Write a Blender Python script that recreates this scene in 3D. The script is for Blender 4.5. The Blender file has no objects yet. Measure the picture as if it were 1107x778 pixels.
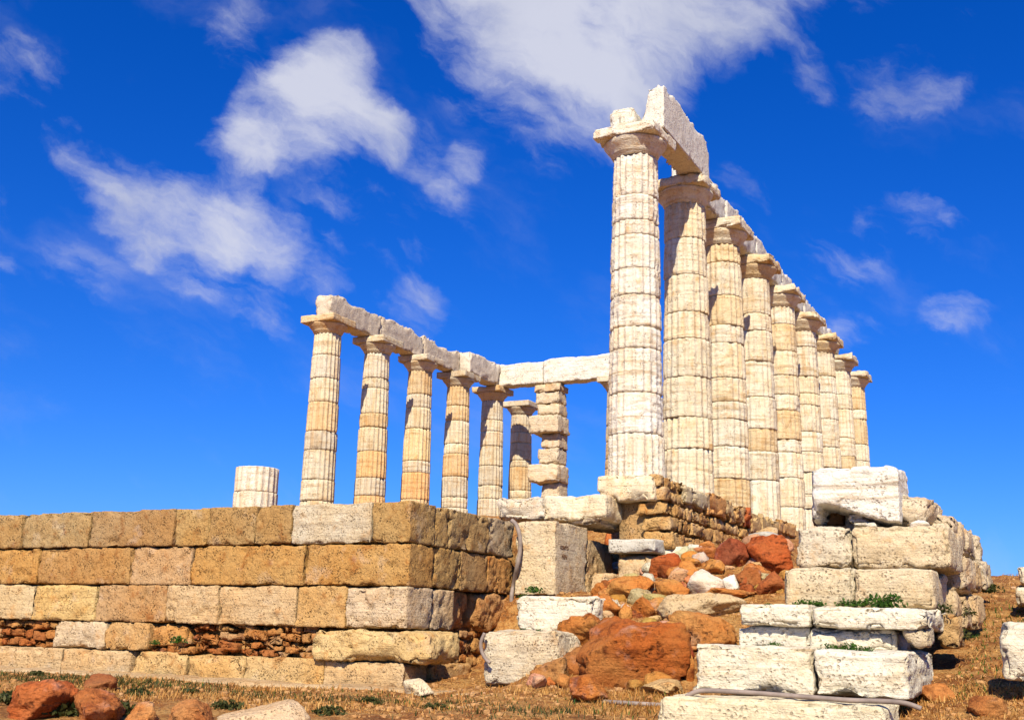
import bpy, math, random
import numpy as np
from mathutils import Matrix, Vector

# ------------------------------------------------------------------ camera, world, sun
SC = bpy.context.scene
COL = SC.collection
CAM = np.array([6.37673, -17.06008, -2.53476])
YAW, PITCH, ROLL, F = -0.4751365, 0.2392112, 0.0251850, 1196.278
PX, PY = 553.5, 389.0
def cam_axes():
    f = np.array([math.sin(YAW)*math.cos(PITCH), math.cos(YAW)*math.cos(PITCH), math.sin(PITCH)])
    r = np.array([math.cos(YAW), -math.sin(YAW), 0.0]); u = np.cross(r, f)
    c, s = math.cos(ROLL), math.sin(ROLL)
    return c*r+s*u, -s*r+c*u, f
CR, CU, CF = cam_axes()
cam = bpy.data.cameras.new('camera'); cam.sensor_width = 36.0; cam.lens = F*36/1107
cam.clip_end = 20000; cam.clip_start = 0.05
camo = bpy.data.objects.new('camera', cam); COL.objects.link(camo)
m = Matrix.Identity(4)
for i in range(3):
    m[i][0] = CR[i]; m[i][1] = CU[i]; m[i][2] = -CF[i]; m[i][3] = CAM[i]
camo.matrix_world = m
SC.camera = camo

SUN_A, SUN_B = 0.38, 1.10          # light moves -X by A and +Y by B for every metre down
SUN_EL = math.atan(1/math.hypot(SUN_A, SUN_B))
SUN_AZ = math.atan2(SUN_A, -SUN_B)  # clockwise from +Y
SUN_STRENGTH, SKY_STRENGTH, EXPOSURE = 5.0, 0.057, 0.52
sun = bpy.data.lights.new('sun', 'SUN'); sun.energy = SUN_STRENGTH; sun.angle = math.radians(0.5)
sun.color = (1.0, 0.92, 0.76)
suno = bpy.data.objects.new('sun', sun); COL.objects.link(suno)
suno.rotation_euler = Vector((SUN_A, -SUN_B, 1)).to_track_quat('Z', 'Y').to_euler()
suno.location = (10, -20, 30)
SC.view_settings.view_transform = 'Standard'; SC.view_settings.look = 'None'
SC.view_settings.exposure = EXPOSURE; SC.view_settings.gamma = 1
SC.view_settings.use_curve_mapping = False
SC.render.engine = 'CYCLES'
SC.cycles.max_bounces = 4; SC.cycles.diffuse_bounces = 1

def ray(px, py):
    d = CF + (px-PX)/F*CR - (py-PY)/F*CU
    return d
def hit(px, py, ax, val):
    d = ray(px, py); t = (val-CAM[ax])/d[ax]
    return CAM + t*d, t

# clouds: direction (as photo pixel), angular size in pixels, strength
CLOUDS = [(560,20,95,1.0),(640,85,95,1.0),(590,110,60,.95),(700,20,90,1.0),(790,15,65,.8),(510,10,70,.8),(640,150,45,.7),(860,10,50,.5),(960,2,40,.35),(615,140,40,.6),
 (285,140,48,1.0),(335,125,60,1.0),(395,150,38,.7),(440,165,24,.35),(355,95,40,.85),(262,150,30,.7),
 (85,145,24,.42),(120,170,26,.5),(155,205,40,.62),(205,230,44,.72),(250,240,46,.8),(300,268,42,.8),(345,290,38,.75),(290,318,34,.5),(215,280,40,.45),(170,250,35,.5),(390,300,30,.5),
 (400,245,26,.4),(430,275,28,.4),(365,205,30,.45),(395,220,25,.35),(22,88,30,.6),(48,75,20,.5),(250,40,24,.4),(270,20,18,.3),(8,210,22,.4),(0,283,20,.35),(90,295,30,.25),
 (450,328,26,.75),(425,325,18,.55),(470,215,20,.5),(478,240,20,.4),(495,180,18,.45),
 (980,85,30,.65),(1040,48,28,.6),(955,58,30,.55),(890,90,20,.5),(1010,95,24,.6),(1060,35,20,.55),(885,55,22,.3),
 (970,235,26,.55),(1005,228,24,.5),(1045,218,26,.45),(1085,212,22,.4),(905,278,24,.45),(945,265,20,.35),
 (1025,335,20,.6),(1045,338,14,.45),(915,358,18,.45),(940,352,12,.35),(790,200,24,.7),(815,205,22,.55),(840,205,14,.4)]
W = bpy.data.worlds.new('World'); SC.world = W; W.use_nodes = True
nt = W.node_tree; nt.nodes.clear()
def N(t, typ, **kw):
    n = t.nodes.new(typ)
    for k, v in kw.items():
        setattr(n, k, v)
    return n
out = N(nt, 'ShaderNodeOutputWorld'); bg = N(nt, 'ShaderNodeBackground')
bg.inputs['Strength'].default_value = SKY_STRENGTH
sky = N(nt, 'ShaderNodeTexSky', sky_type='NISHITA', sun_disc=False)
sky.sun_elevation = SUN_EL; sky.sun_rotation = SUN_AZ
sky.altitude = 60; sky.air_density = 1.0; sky.dust_density = 0.6; sky.ozone_density = 5.0
hs = N(nt, 'ShaderNodeHueSaturation'); hs.inputs['Saturation'].default_value = 1.35
nt.links.new(sky.outputs[0], hs.inputs['Color'])
tint = N(nt, 'ShaderNodeMix', data_type='RGBA', blend_type='MULTIPLY'); tint.inputs[0].default_value = 1
nt.links.new(hs.outputs[0], tint.inputs[6]); tint.inputs[7].default_value = (0.55, 0.97, 1.85, 1)
tc = N(nt, 'ShaderNodeTexCoord')
wn = N(nt, 'ShaderNodeTexNoise'); wn.inputs['Scale'].default_value = 6; wn.inputs['Detail'].default_value = 9; wn.inputs['Roughness'].default_value = .6
nt.links.new(tc.outputs['Generated'], wn.inputs['Vector'])
sub = N(nt, 'ShaderNodeVectorMath', operation='SUBTRACT'); sub.inputs[1].default_value = (.5, .5, .5)
nt.links.new(wn.outputs['Color'], sub.inputs[0])
scl = N(nt, 'ShaderNodeVectorMath', operation='SCALE'); scl.inputs['Scale'].default_value = 0.085
nt.links.new(sub.outputs[0], scl.inputs[0])
add = N(nt, 'ShaderNodeVectorMath', operation='ADD')
nt.links.new(tc.outputs['Generated'], add.inputs[0]); nt.links.new(scl.outputs[0], add.inputs[1])
nrm = N(nt, 'ShaderNodeVectorMath', operation='NORMALIZE'); nt.links.new(add.outputs[0], nrm.inputs[0])
prev = None
for (cx, cy, rp, st) in CLOUDS:
    if rp < 35: rp, st = rp*1.35, st*.85
    d = ray(cx, cy); d = d/np.linalg.norm(d)
    dot = N(nt, 'ShaderNodeVectorMath', operation='DOT_PRODUCT')
    nt.links.new(nrm.outputs[0], dot.inputs[0]); dot.inputs[1].default_value = tuple(d)
    mr = N(nt, 'ShaderNodeMapRange', interpolation_type='SMOOTHSTEP')
    ang = rp/F
    mr.inputs[1].default_value = math.cos(ang*1.5); mr.inputs[2].default_value = math.cos(ang*0.1)
    mr.inputs[3].default_value = 0; mr.inputs[4].default_value = st
    nt.links.new(dot.outputs['Value'], mr.inputs[0])
    if prev is None: prev = mr.outputs[0]
    else:
        mx = N(nt, 'ShaderNodeMath', operation='SMOOTH_MAX'); mx.inputs[2].default_value = 0.15
        nt.links.new(prev, mx.inputs[0]); nt.links.new(mr.outputs[0], mx.inputs[1]); prev = mx.outputs[0]
cn = N(nt, 'ShaderNodeTexNoise'); cn.inputs['Scale'].default_value = 11; cn.inputs['Detail'].default_value = 10; cn.inputs['Roughness'].default_value = .6; cn.inputs['Distortion'].default_value = 0
td = CR*.88-CU*.47
dt = N(nt, 'ShaderNodeVectorMath', operation='DOT_PRODUCT'); dt.inputs[1].default_value = tuple(td); nt.links.new(nrm.outputs[0], dt.inputs[0])
ds = N(nt, 'ShaderNodeMath', operation='MULTIPLY'); ds.inputs[1].default_value = -.62; nt.links.new(dt.outputs['Value'], ds.inputs[0])
dv = N(nt, 'ShaderNodeVectorMath', operation='SCALE'); dv.inputs[0].default_value = tuple(td); nt.links.new(ds.outputs[0], dv.inputs['Scale'])
da = N(nt, 'ShaderNodeVectorMath', operation='ADD'); nt.links.new(nrm.outputs[0], da.inputs[0]); nt.links.new(dv.outputs[0], da.inputs[1])
nt.links.new(da.outputs[0], cn.inputs['Vector'])
cm = N(nt, 'ShaderNodeMapRange'); cm.inputs[1].default_value = .3; cm.inputs[2].default_value = .7; cm.inputs[3].default_value = -.95; cm.inputs[4].default_value = .45
nt.links.new(cn.outputs[0], cm.inputs[0])
sm = N(nt, 'ShaderNodeMath', operation='ADD'); gt = N(nt, 'ShaderNodeMapRange', interpolation_type='SMOOTHSTEP'); gt.inputs[2].default_value = .3; nt.links.new(prev, gt.inputs[0])
gm = N(nt, 'ShaderNodeMath', operation='MULTIPLY'); nt.links.new(cm.outputs[0], gm.inputs[0]); nt.links.new(gt.outputs[0], gm.inputs[1])
nt.links.new(prev, sm.inputs[0]); nt.links.new(gm.outputs[0], sm.inputs[1])
dens = N(nt, 'ShaderNodeMapRange', interpolation_type='SMOOTHSTEP'); dens.inputs[1].default_value = .02; dens.inputs[2].default_value = 1.05; dens.inputs[4].default_value = .88
nt.links.new(sm.outputs[0], dens.inputs[0])
cmix = N(nt, 'ShaderNodeMix', data_type='RGBA')
nt.links.new(dens.outputs[0], cmix.inputs[0]); nt.links.new(tint.outputs[2], cmix.inputs[6])
cl2 = N(nt, 'ShaderNodeTexNoise'); cl2.inputs['Scale'].default_value = 5; cl2.inputs['Detail'].default_value = 6
nt.links.new(tc.outputs['Generated'], cl2.inputs['Vector'])
cr2 = N(nt, 'ShaderNodeMapRange'); cr2.inputs[1].default_value = .35; cr2.inputs[2].default_value = .6; nt.links.new(cl2.outputs[0], cr2.inputs[0])
cc = N(nt, 'ShaderNodeMix', data_type='RGBA'); cc.inputs[6].default_value = (6.4, 6.8, 8.4, 1); cc.inputs[7].default_value = (8.8, 9.0, 10.2, 1)
nt.links.new(cr2.outputs[0], cc.inputs[0]); nt.links.new(cc.outputs[2], cmix.inputs[7])
nt.links.new(cmix.outputs[2], bg.inputs['Color']); nt.links.new(bg.outputs[0], out.inputs[0])

# ------------------------------------------------------------------ numpy noise
def _hash(i, j, k, seed):
    n = (i.astype(np.int64)*374761393 + j.astype(np.int64)*668265263 + k.astype(np.int64)*2147483647 + seed*1274126177) & 0xffffffff
    n = ((n ^ (n >> 13))*1103515245) & 0xffffffff
    n = ((n ^ (n >> 16))*2246822519) & 0xffffffff
    n = n ^ (n >> 15)
    return (n & 0xffffff)/float(0xffffff)
def vn(P, seed=0):
    P = np.asarray(P, float); I = np.floor(P).astype(np.int64); f = P-I; f = f*f*(3-2*f)
    r = 0
    for a in (0, 1):
        wa = f[:, 0] if a else 1-f[:, 0]
        for b in (0, 1):
            wb = f[:, 1] if b else 1-f[:, 1]
            for c in (0, 1):
                wc = f[:, 2] if c else 1-f[:, 2]
                r = r + wa*wb*wc*_hash(I[:, 0]+a, I[:, 1]+b, I[:, 2]+c, seed)
    return r
def fbm(P, freq=1.0, octv=4, seed=0, gain=.5):
    P = np.asarray(P, float)*freq; s = 0; a = 1; t = 0
    for o in range(octv):
        s = s + a*vn(P+o*17.3, seed+o*31); t += a; a *= gain; P = P*2.03
    return s/t*2-1
def sstep(a, b, x):
    t = np.clip((x-a)/(b-a), 0, 1); return t*t*(3-2*t)

# ------------------------------------------------------------------ object helpers
def mesh_obj(name, V, Fc, mat, parent=None, loc=(0, 0, 0), color=None, smooth=True):
    me = bpy.data.meshes.new(name)
    V = np.asarray(V, float)
    if isinstance(Fc, np.ndarray):
        nv, nf, k = len(V), len(Fc), Fc.shape[1]
        me.vertices.add(nv); me.vertices.foreach_set('co', V.ravel())
        me.loops.add(nf*k); me.loops.foreach_set('vertex_index', Fc.astype(np.int32).ravel())
        me.polygons.add(nf); me.polygons.foreach_set('loop_start', np.arange(nf, dtype=np.int32)*k)
        me.polygons.foreach_set('loop_total', np.full(nf, k, dtype=np.int32))
        me.update(calc_edges=True); me.validate()
    else:
        me.from_pydata([tuple(v) for v in V], [], [tuple(int(q) for q in f) for f in Fc]); me.update()
    if smooth:
        me.polygons.foreach_set('use_smooth', np.ones(len(me.polygons), dtype=bool))
    me.materials.append(mat)
    o = bpy.data.objects.new(name, me); COL.objects.link(o)
    o.location = loc
    if parent is not None: o.parent = parent
    if color is not None:
        k = .90 if color[1] > .5 else .92
        o.color = (color[0]*k, color[1]*k, color[2]*k*.97, 1)
    return o
def empty(name, loc, rz=0):
    o = bpy.data.objects.new(name, None); COL.objects.link(o); o.location = loc; o.rotation_euler = (0, 0, rz)
    o.empty_display_size = .3
    return o
def tag(o, label=None, cat=None, group=None, kind=None):
    if label: o['label'] = label
    if cat: o['category'] = cat
    if group: o['group'] = group
    if kind: o['kind'] = kind
    elif cat: o['kind'] = 'thing'
    return o

# ------------------------------------------------------------------ materials
def new_mat(name):
    mt = bpy.data.materials.new(name); mt.use_nodes = True
    t = mt.node_tree; t.nodes.clear()
    o = N(t, 'ShaderNodeOutputMaterial'); b = N(t, 'ShaderNodeBsdfPrincipled')
    t.links.new(b.outputs[0], o.inputs[0]); b.inputs['Roughness'].default_value = .88
    b.inputs['Specular IOR Level'].default_value = .2
    return mt, t, b
def coords(t, world=False):
    c = N(t, 'ShaderNodeTexCoord'); oi = N(t, 'ShaderNodeObjectInfo')
    mul = N(t, 'ShaderNodeMath', operation='MULTIPLY'); mul.inputs[1].default_value = 57
    t.links.new(oi.outputs['Random'], mul.inputs[0])
    a = N(t, 'ShaderNodeVectorMath', operation='ADD')
    t.links.new(c.outputs['Object'], a.inputs[0]); t.links.new(mul.outputs[0], a.inputs[1])
    return a.outputs[0], oi
def noise(t, vec, scale, detail=5, rough=.55, stretch=None, dist=0):
    if stretch:
        mp = N(t, 'ShaderNodeMapping'); mp.inputs['Scale'].default_value = stretch
        t.links.new(vec, mp.inputs['Vector']); vec = mp.outputs[0]
    n = N(t, 'ShaderNodeTexNoise'); n.inputs['Scale'].default_value = scale; n.inputs['Detail'].default_value = detail
    n.inputs['Roughness'].default_value = rough; n.inputs['Distortion'].default_value = dist
    t.links.new(vec, n.inputs['Vector']); return n.outputs[0]
def rng(t, v, a, b, lo=0, hi=1):
    r = N(t, 'ShaderNodeMapRange'); r.inputs[1].default_value = a; r.inputs[2].default_value = b
    r.inputs[3].default_value = lo; r.inputs[4].default_value = hi; t.links.new(v, r.inputs[0]); return r.outputs[0]
def mix(t, fac, a, b, mode='MIX'):
    x = N(t, 'ShaderNodeMix', data_type='RGBA', blend_type=mode)
    for i, v in ((0, fac), (6, a), (7, b)):
        if isinstance(v, (int, float)): x.inputs[i].default_value = v
        elif isinstance(v, tuple): x.inputs[i].default_value = (v[0], v[1], v[2], 1)
        else: t.links.new(v, x.inputs[i])
    return x.outputs[2]
def bump(t, b, h, strength, dist, prev=None):
    n = N(t, 'ShaderNodeBump'); n.inputs['Strength'].default_value = strength; n.inputs['Distance'].default_value = dist
    t.links.new(h, n.inputs['Height'])
    if prev is not None: t.links.new(prev, n.inputs['Normal'])
    t.links.new(n.outputs[0], b.inputs['Normal']); return n.outputs[0]

def stone_mat(name, warm, stain, dark, warm_amt=.6, stain_amt=.45, pit=.35, bumpy=.5, strata=.0, streak=.0, pitscale=26):
    mt, t, b = new_mat(name); v, oi = coords(t)
    big = noise(t, v, 1.3, 4, .6); mid = noise(t, v, 5, 6, .62); fine = noise(t, v, 34, 5, .65)
    c = mix(t, rng(t, big, .35, .65, 0, warm_amt), (1, 1, 1), warm, 'MULTIPLY')
    c = mix(t, 1.0, c, oi.outputs['Color'], 'MULTIPLY')
    c = mix(t, rng(t, mid, .55, .72, 0, stain_amt), c, mix(t, 1.0, c, stain, 'MULTIPLY'))
    hl = noise(t, v, 3.1, 6, .6)
    c = mix(t, rng(t, hl, .58, .75, 0, .35), c, mix(t, .5, c, (.95, .9, .8)))
    if streak:
        s = noise(t, v, 5.5, 4, .6, stretch=(1, 1, .12))
        c = mix(t, rng(t, s, .5, .72, 0, streak), c, mix(t, 1.0, c, (.78, .52, .25), 'MULTIPLY'))
    sv = None
    if strata:
        sv = noise(t, v, 2.2, 6, .7, stretch=(.35, .35, 5), dist=.6)
        c = mix(t, rng(t, sv, .52, .66, 0, strata), c, mix(t, 1.0, c, (.62, .5, .36), 'MULTIPLY'))
    # pits of the porous stone, coloured darker than the face around them
    vd = N(t, 'ShaderNodeVectorMath', operation='ADD'); wv = N(t, 'ShaderNodeTexNoise'); wv.inputs['Scale'].default_value = pitscale; wv.inputs['Detail'].default_value = 3
    t.links.new(v, wv.inputs['Vector']); ws_ = N(t, 'ShaderNodeVectorMath', operation='SCALE'); ws_.inputs['Scale'].default_value = .9/pitscale
    t.links.new(wv.outputs['Color'], ws_.inputs[0]); t.links.new(v, vd.inputs[0]); t.links.new(ws_.outputs[0], vd.inputs[1])
    vo = N(t, 'ShaderNodeTexVoronoi'); vo.inputs['Scale'].default_value = pitscale; vo.inputs['Randomness'].default_value = 1
    t.links.new(vd.outputs[0], vo.inputs['Vector'])
    msk = rng(t, noise(t, v, pitscale*.22, 4, .65), .47, .62)
    pd = N(t, 'ShaderNodeMath', operation='MULTIPLY'); t.links.new(rng(t, vo.outputs['Distance'], .42, .16), pd.inputs[0]); t.links.new(msk, pd.inputs[1])
    pv = pd.outputs[0]
    pm = N(t, 'ShaderNodeMath', operation='MULTIPLY'); pm.inputs[1].default_value = pit; t.links.new(pv, pm.inputs[0])
    c = mix(t, pm.outputs[0], c, dark)
    fv = rng(t, fine, .3, .7, .80, 1.1)
    cb = N(t, 'ShaderNodeCombineColor')
    for i in range(3): t.links.new(fv, cb.inputs[i])
    c = mix(t, 1.0, c, cb.outputs[0], 'MULTIPLY')
    t.links.new(c, b.inputs['Base Color'])
    rough2 = noise(t, v, 13, 6, .7)
    n1 = bump(t, b, mid, bumpy*.8, .05)
    n1 = bump(t, b, rough2, bumpy*.9, .035, n1)
    n2 = bump(t, b, rng(t, pv, 0, 1, 1, 0), bumpy*1.2, .02, n1)
    if sv is not None: n2 = bump(t, b, sv, bumpy*.9, .03, n2)
    bump(t, b, fine, bumpy, .014, n2)
    return mt
M = {}
M['marble'] = stone_mat('weathered_marble', (1, .88, .70), (.82, .60, .36), (.30, .16, .07), .75, .75, .3, .65, strata=.85, streak=.55, pitscale=26)
M['clean_marble'] = stone_mat('pale_marble', (1, .92, .80), (.86, .70, .5), (.42, .26, .12), .8, .55, .45, .8, strata=.7, pitscale=24)
M['grey_marble'] = stone_mat('grey_marble', (1, .95, .88), (.62, .55, .47), (.20, .15, .11), .5, .6, .55, .55, pitscale=24)
M['poros'] = stone_mat('porous_limestone', (1, .80, .54), (.62, .38, .19), (.12, .05, .02), .8, .9, .62, 1.1, pitscale=34)
M['pale_poros'] = stone_mat('pale_limestone', (1, .86, .66), (.84, .56, .30), (.30, .15, .06), .7, .7, .5, 1.0, strata=.4, pitscale=32)
M['rock'] = stone_mat('rust_rock', (1, .60, .36), (.30, .18, .12), (.06, .025, .012), .9, 1.0, .6, 1.3, strata=.4, pitscale=14)
M['soil_stone'] = M['rock']
def plain(name, col, rough=.7, var=.3, scale=8, metal=0):
    mt, t, b = new_mat(name); v, oi = coords(t)
    n = noise(t, v, scale, 4)
    c = mix(t, rng(t, n, .3, .7, 0, 1), tuple(x*(1-var) for x in col), tuple(min(1, x*(1+var)) for x in col))
    t.links.new(c, b.inputs['Base Color']); b.inputs['Roughness'].default_value = rough; b.inputs['Metallic'].default_value = metal
    return mt
M['hose'] = plain('grey_rubber', (.26, .20, .16), .6)
M['rust_rod'] = plain('rusted_iron', (.12, .09, .07), .6)
M['ink'] = plain('dark_carving', (.15, .075, .035), .9)
def foliage_mat(name, c1, c2):
    mt, t, b = new_mat(name)
    g = N(t, 'ShaderNodeNewGeometry'); 
    c = mix(t, g.outputs['Random Per Island'], c1, c2)
    t.links.new(c, b.inputs['Base Color']); b.inputs['Roughness'].default_value = .6
    tr = N(t, 'ShaderNodeBsdfTranslucent'); t.links.new(c, tr.inputs[0])
    ms = N(t, 'ShaderNodeMixShader'); ms.inputs[0].default_value = .3
    o = [n for n in t.nodes if n.type == 'OUTPUT_MATERIAL'][0]
    t.links.new(b.outputs[0], ms.inputs[1]); t.links.new(tr.outputs[0], ms.inputs[2]); t.links.new(ms.outputs[0], o.inputs[0])
    return mt
M['green'] = foliage_mat('green_leaf', (.018, .055, .008), (.08, .16, .015))
M['straw'] = foliage_mat('dry_straw', (.42, .17, .03), (.64, .38, .12))
M['dark_leaf'] = foliage_mat('dark_leaf', (.03, .045, .012), (.10, .09, .02))
def ground_mat():
    mt, t, b = new_mat('dry_earth')
    c0 = N(t, 'ShaderNodeTexCoord'); v = c0.outputs['Object']
    big = noise(t, v, .55, 5, .6); mid = noise(t, v, 3.5, 7, .68); fine = noise(t, v, 28, 5, .7); gr = noise(t, v, 60, 3, .7, stretch=(1, .5, 1))
    c = mix(t, rng(t, big, .4, .6), (.40, .125, .02), (.54, .235, .05))
    c = mix(t, rng(t, mid, .45, .65, 0, .8), c, (.60, .34, .11))
    c = mix(t, rng(t, mid, .52, .38, 0, .8), c, (.20, .065, .015))
    c = mix(t, rng(t, gr, .5, .7, 0, .5), c, (.60, .43, .2))
    c = mix(t, rng(t, fine, .52, .36, 0, .6), c, (.10, .045, .015))
    t.links.new(c, b.inputs['Base Color'])
    n1 = bump(t, b, mid, .8, .08); n2 = bump(t, b, fine, .9, .03, n1); bump(t, b, gr, .6, .015, n2)
    b.inputs['Roughness'].default_value = .95
    return mt
M['ground'] = ground_mat()

# ------------------------------------------------------------------ shape generators
def lattice(nx, ny, nz):
    """closed box surface lattice: integer coordinates and quads"""
    pts = []; quads = []; base = 0
    def face(A, B, mk, flip):
        nonlocal base
        a, bb = np.meshgrid(np.arange(A+1), np.arange(B+1), indexing='ij')
        p = mk(a.ravel(), bb.ravel()); pts.append(p)
        idx = np.arange((A+1)*(B+1)).reshape(A+1, B+1)+base
        q = np.stack([idx[:-1, :-1], idx[1:, :-1], idx[1:, 1:], idx[:-1, 1:]], -1).reshape(-1, 4)
        if flip: q = q[:, ::-1]
        quads.append(q); base += (A+1)*(B+1)
    st = lambda x, y, z: np.stack([x, y, z], -1)
    face(nx, ny, lambda a, b: st(a, b, np.zeros_like(a)), True)
    face(nx, ny, lambda a, b: st(a, b, np.full_like(a, nz)), False)
    face(ny, nz, lambda a, b: st(np.zeros_like(a), a, b), True)
    face(ny, nz, lambda a, b: st(np.full_like(a, nx), a, b), False)
    face(nx, nz, lambda a, b: st(a, np.zeros_like(a), b), False)
    face(nx, nz, lambda a, b: st(a, np.full_like(a, ny), b), True)
    P = np.concatenate(pts); Q = np.concatenate(quads)
    key = P[:, 0]*10**8+P[:, 1]*10**4+P[:, 2]
    _, first, inv = np.unique(key, return_index=True, return_inverse=True)
    return P[first].astype(float), inv[Q]
def block_mesh(sx, sy, sz, res=.04, rnd=.03, amp=.008, freq=5, seed=0, chip=.05, pits=0., strata=0., warp=.0, wedge=0.):
    nx, ny, nz = [max(4, min(90, int(round(s/res)))) for s in (sx, sy, sz)]
    P, Q = lattice(nx, ny, nz)
    h = np.array([sx, sy, sz])/2
    P = P/np.array([nx, ny, nz])*2-1
    P = P*h
    off = np.array([seed*3.7, seed*1.3, seed*2.1]) % 91
    rnd = rnd*.6; amp = amp*.9; rn = min(rnd, min(h)*.45)
    rl = (rn*(.7+.6*vn((P+off)*3, seed)))[:, None]
    inner = np.maximum(h-rl, h*.2)
    q = np.clip(P, -inner, inner); d = P-q; L = np.linalg.norm(d, axis=1, keepdims=True)+1e-9
    n = d/L; V = q+n*np.minimum(L, rl)
    dist = np.sort(h-np.abs(P), axis=1); ed = dist[:, 1]
    e = np.exp(-ed/.07)
    f1 = fbm(P+off, freq, 4, seed+5)
    V = V+n*(amp*f1*1.6)[:, None]
    ch = np.clip(fbm(P+off, 3.2, 3, seed+9)-.02, 0, 1)*e*chip*3.0
    ch = ch*.7+sstep(.06, .13, fbm(P+off, 4.5, 4, seed+10, .6))*np.exp(-ed/.045)*chip*.45
    V = V-n*ch[:, None]
    V = V+n*(amp*.5*fbm(P+off, 22, 3, seed+6, .6))[:, None]
    if pits:
        pn = fbm(P+off, 9, 3, seed+13, .6); V = V-n*(pits*np.clip(pn-.12, 0, .6)*2)[:, None]
        pn = fbm(P+off, 3.6, 4, seed+15, .65); V = V-n*(pits*2.2*sstep(.30, .42, pn))[:, None]
        pn = fbm(P+off, 24, 2, seed+14, .6); V = V-n*(pits*.5*np.clip(pn-.1, 0, .6)*2)[:, None]
    if strata:
        sn = fbm((P+off)*np.array([.8, .8, 9]), 1.6, 3, seed+21); hor = np.sqrt(n[:, 0]**2+n[:, 1]**2)
        V = V-n*(strata*np.clip(.25-np.abs(sn), 0, 1)*3*hor)[:, None]
    if warp:
        w = np.stack([fbm(P+off, .9, 2, seed+30+i) for i in range(3)], -1); V = V+w*warp
    return V, Q
def rock_mesh(sx, sy, sz, seed, sub=4, amp=.06, planes=11, strata=0.):
    import bmesh
    bm = bmesh.new(); bmesh.ops.create_icosphere(bm, subdivisions=sub, radius=1)
    D = np.array([v.co[:] for v in bm.verts]); Fc = np.array([[v.index for v in f.verts] for f in bm.faces]); bm.free()
    rs = np.random.RandomState(seed)
    nn = rs.normal(size=(planes, 3)); nn /= np.linalg.norm(nn, axis=1, keepdims=True)
    hh = rs.uniform(.52, .92, planes)
    dd = D@nn.T; r = np.where(dd > .05, hh/np.maximum(dd, .05), 9)
    k = 60.0
    rad = -np.log(np.exp(-k*np.minimum(r, 1.25)).sum(1)+np.exp(-k*1.12))/k
    V = D*rad[:, None]
    if sub > 1:
        # broken steps and cracks along a bedding direction
        bd = rs.normal(size=3)+np.array([0, 0, 1.2]); bd /= np.linalg.norm(bd)
        hgt = V@bd*4.2+.9*fbm(D, 1.6, 3, seed+11)
        stp = np.abs((hgt % 1)-.5)*2
        V = V*(1-amp*.9*np.clip(1-stp*4, 0, 1)*(fbm(D, 2.5, 2, seed+12) > -.1))[:, None]
        stepn = np.floor(fbm(D, 2.0, 2, seed+15)*6)/6
        V = V*(1+amp*1.7*stepn)[:, None]
        rg = 1-np.abs(fbm(D, 4.5, 4, seed+3, .55))*2.2
        V = V*(1+amp*.7*fbm(D, 2.2, 4, seed+3)-amp*.35*np.clip(rg, 0, 1)+amp*.5*fbm(D, 9, 4, seed+4, .6))[:, None]
    mn, mx = V.min(0), V.max(0)
    V = (V-(mn+mx)/2)/((mx-mn)/2)
    return V*np.array([sx, sy, sz])/2, Fc

# ------------------------------------------------------------------ terrain
def T(X, Y):
    X = np.asarray(X, float); Y = np.asarray(Y, float)
    front = -4.1+.82*sstep(-15.5, -8.6, Y)
    s = np.interp(Y, [-6.6, -5.2, -4, -2.2, -.5, 1, 8, 14, 40], [-3.27, -3.08, -2.6, -2.02, -1.40, -1.08, -.42, -.28, -.2])
    s = np.where(Y < -6.6, front, s)
    rr = np.interp(Y, [-8.6, -7, -4, 0, 3.5, 9, 30, 60], [-3.28, -3.12, -2.6, -1.88, -1.46, -1.40, -1.40, -1.6])
    rr = np.where(Y < -8.6, front, rr)
    sw = np.interp(Y, [-6.6, -5, -2.9, -2.5, -2.2, -.2, 1], [-3.27, -3.24, -3.04, -2.5, -2.03, -1.88, -1.3])
    kw_ = sstep(.75, .0, X)*sstep(1.0, .2, Y)*(Y > -6.6)
    s = s*(1-kw_)+sw*kw_
    e0 = np.interp(Y, [-4, -.5], [4.2, 1.8]); k = np.clip((X-e0)/1.3, 0, 1); k = k*k*(3-2*k)
    east = s*(1-k)+rr*k
    west_in = np.interp(Y, [-4.4, 3, 5, 60], [-1.3, -1.1, -.02, -.02])
    k2 = sstep(-4.85, -4.5, Y)
    west = front*(1-k2)+west_in*k2
    west = np.where(Y < -5, np.minimum(front, -3.28), west)
    k3 = sstep(-1.75, -1.35, X)
    z = west*(1-k3)+east*k3
    # inside the temple all the way to the right-hand foundation
    k4 = sstep(1.5, 4.0, Y)*sstep(.2, -.4, X)
    z = z*(1-k4)+west_in*k4
    far = sstep(45, 120, np.hypot(X, Y))
    z = z*(1-far)+(-6)*far
    P = np.stack([X.ravel(), Y.ravel(), np.zeros(X.size)], -1)
    z = z+(fbm(P, 1.3, 4, 77).reshape(X.shape)*.06+fbm(P, 5, 4, 78).reshape(X.shape)*.035)*(1-far)
    return z
def ground_at(px, py, lo=4.0, hi=60.0):
    d = ray(px, py); ts = np.linspace(lo, hi, 1200)
    P = CAM+ts[:, None]*d; z = T(P[:, 0], P[:, 1])
    b = np.where(P[:, 2] < z)[0]
    i = b[0] if len(b) else len(ts)-1
    return P[i], ts[i]
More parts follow.
